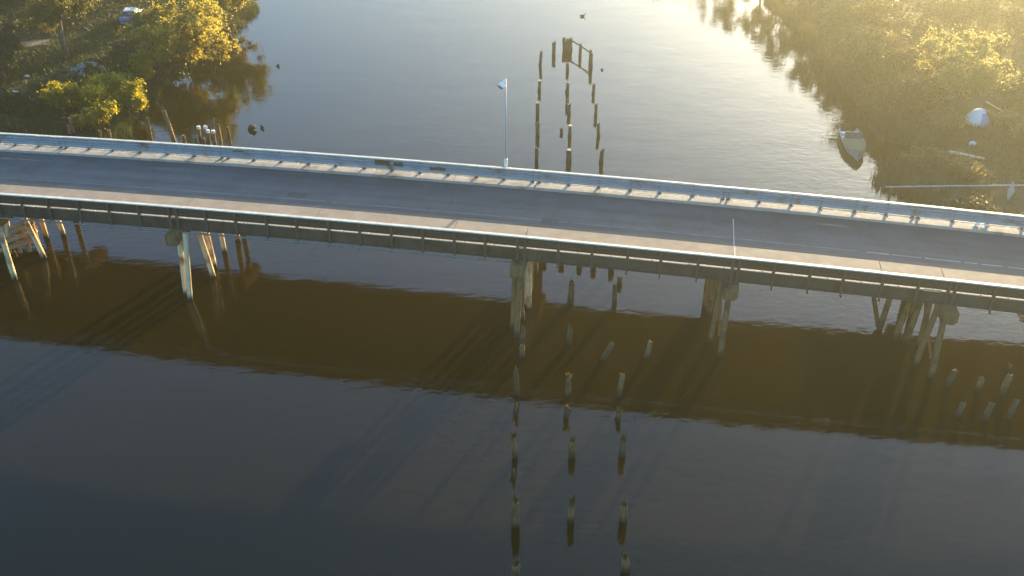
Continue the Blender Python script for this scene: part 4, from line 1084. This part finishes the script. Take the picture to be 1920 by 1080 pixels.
# crate and upturned dinghy
cr = empty('crate', (37.8, 94.9, gz(37.8, 94.9)))
tag(cr, 'pale grey slatted crate beside the small tree on the right bank', 'crate')
mb = MB(); mb.box((0, 0, .5), (1.12, .92, .94)); mb.build('box', M['grey_paint'], cr)
for k in range(4):
    mb = MB(); mb.box((0, -.475, .14 + k * .24), (1.2, .03, .17)); mb.build('slat', M['white'], cr)
mb = MB(); mb.box((0, 0, 1.0), (1.2, 1.0, .05)); mb.build('lid', M['white'], cr, bevel=.01)
din = empty('upturned_dinghy', (40.3, 96.8, gz(40.3, 96.8)))
tag(din, 'white upturned dinghy lying on the right bank', 'dinghy')
din.rotation_euler = (0, 0, R(88))
sec2 = [(1.2, .45, .0), (.8, .55, .0), (0, .6, .0), (-.7, .45, .03), (-1.2, .08, .08)]
V, F = [], []
for (yy, hw, zt) in sec2:
    V += [(-hw, yy, zt), (-hw * .85, yy, .30), (0, yy, .48 - zt * 2), (hw * .85, yy, .30), (hw, yy, zt), (0, yy, zt)]
for i in range(4):
    for j in range(6):
        F.append((i * 6 + j, i * 6 + (j + 1) % 6, (i + 1) * 6 + (j + 1) % 6, (i + 1) * 6 + j))
F += [tuple(reversed(range(6))), tuple(range(24, 30))]
mb = MB(); mb.add(V, F); mb.build('hull', M['white'], din, bevel=.02)
mb = MB(); mb.box((0, -.05, .485), (.05, 2.0, .06)); mb.build('keel', M['white'], din)

# logs, boards and the pipe
def log(name, a, b, r_, mat, label, seed, cat='log'):
    a, b = Vector(a), Vector(b)
    mb = MB(); mb.tube([a, a.lerp(b, .33), a.lerp(b, .66), b], [r_, r_ * .96, r_ * .9, r_ * .82], 9, jit=.06, seed=seed)
    return tag(mb.build(name, mat, None, smooth=True), label, cat)
log('drift_log', (36.0, 72.3, gz(36, 72.3) + .14), (38.25, 70.7, gz(38.25, 70.7) + .14), .15, M['pale_wood'], 'pale drift log lying on the right bank below the tent', 1)
for i, (a, b, lab) in enumerate([((35.0, 72.0), (36.6, 67.6), 'long weathered board on the right bank, left of two'), ((36.2, 71.2), (37.8, 67.4), 'long weathered board on the right bank, right of two'), ((43.2, 82.4), (43.9, 79.6), 'pale board on the grass right of the large pale tree')]):
    d = Vector((b[0] - a[0], b[1] - a[1], 0)); L_ = d.length; mid = ((a[0] + b[0]) / 2, (a[1] + b[1]) / 2)
    mb = MB(); mb.box((0, 0, 0), (L_, .20, .06), None)
    o = mb.build('board', M['wood'] if i < 2 else M['pale_wood'])
    o.location = (*mid, max(gz(*mid), gz(*a), gz(*b)) + .06); o.rotation_euler = (0, 0, math.atan2(d.y, d.x))
    tag(o, lab, 'board', 'boards lying on the right bank')
pipe = empty('pipeline', (34, 65.85, 0))
tag(pipe, 'pale pipe running level from the right bank out over the water edge', 'pipe')
zp = 1.35
mb = MB(); mb.tube([(28.4, 65.3, zp), (34, 65.45, zp), (44, 65.7, zp), (56, 66.0, zp + .1)], .06, 10)
adopt(mb.build('pipe', M['joint'], None, smooth=True), pipe)
for x in (28.9, 32.5, 36.5, 40.5, 44.5, 49):
    yy = 65.3 + (x - 28.4) * .024
    mb = MB(); mb.box((x, yy, zp / 2 - .4), (.12, .12, zp + .6)); adopt(mb.build('support', M['wood'], None), pipe)

# diamond road sign beyond the far railing
SX, SY = 34.75, 59.6
sign = empty('road_sign', (SX, SY, gz(SX, SY)))
tag(sign, 'narrow pale diamond shaped sign on a post beyond the far railing, right end', 'sign')
zc = 3.95
mb = MB()
u = Vector((math.cos(R(-12)), math.sin(R(-12)), 0)); v = Vector((0, 0, 1)); nn = u.cross(v)
P = [u * .24, v * .76, -u * .24, -v * .76]
cc = Vector((SX, SY, zc))
mb.add([cc + p - nn * .006 for p in P] + [cc + p + nn * .006 for p in P], [(0, 1, 2, 3), (7, 6, 5, 4), (0, 4, 5, 1), (1, 5, 6, 2), (2, 6, 7, 3), (3, 7, 4, 0)])
adopt(mb.build('sign_plate', M['sign_back'], None), sign)
mb = MB(); mb.box((SX - nn.x * .055, SY - nn.y * .055, 2.2), (.08, .08, 4.4)); adopt(mb.build('post', M['wood'], None), sign)

# ------------------------------------------------------------------ hazy, sunlit evening air
hm = bpy.data.materials.new('haze_air'); hm.use_nodes = True
hn = hm.node_tree.nodes; hn.clear()
pv = hn.new('ShaderNodeVolumePrincipled'); ho = hn.new('ShaderNodeOutputMaterial')
pv.inputs['Color'].default_value = (0.96, 0.97, 0.74, 1)
pv.inputs['Density'].default_value = 0.0016
pv.inputs['Anisotropy'].default_value = 0.91
hm.node_tree.links.new(pv.outputs[0], ho.inputs['Volume'])
mb = MB(); mb.box((0, 0, 17.25), (5200, 5200, 37.5))
hz_ = mb.build('haze', hm)
tag(hz_, kind='stuff')
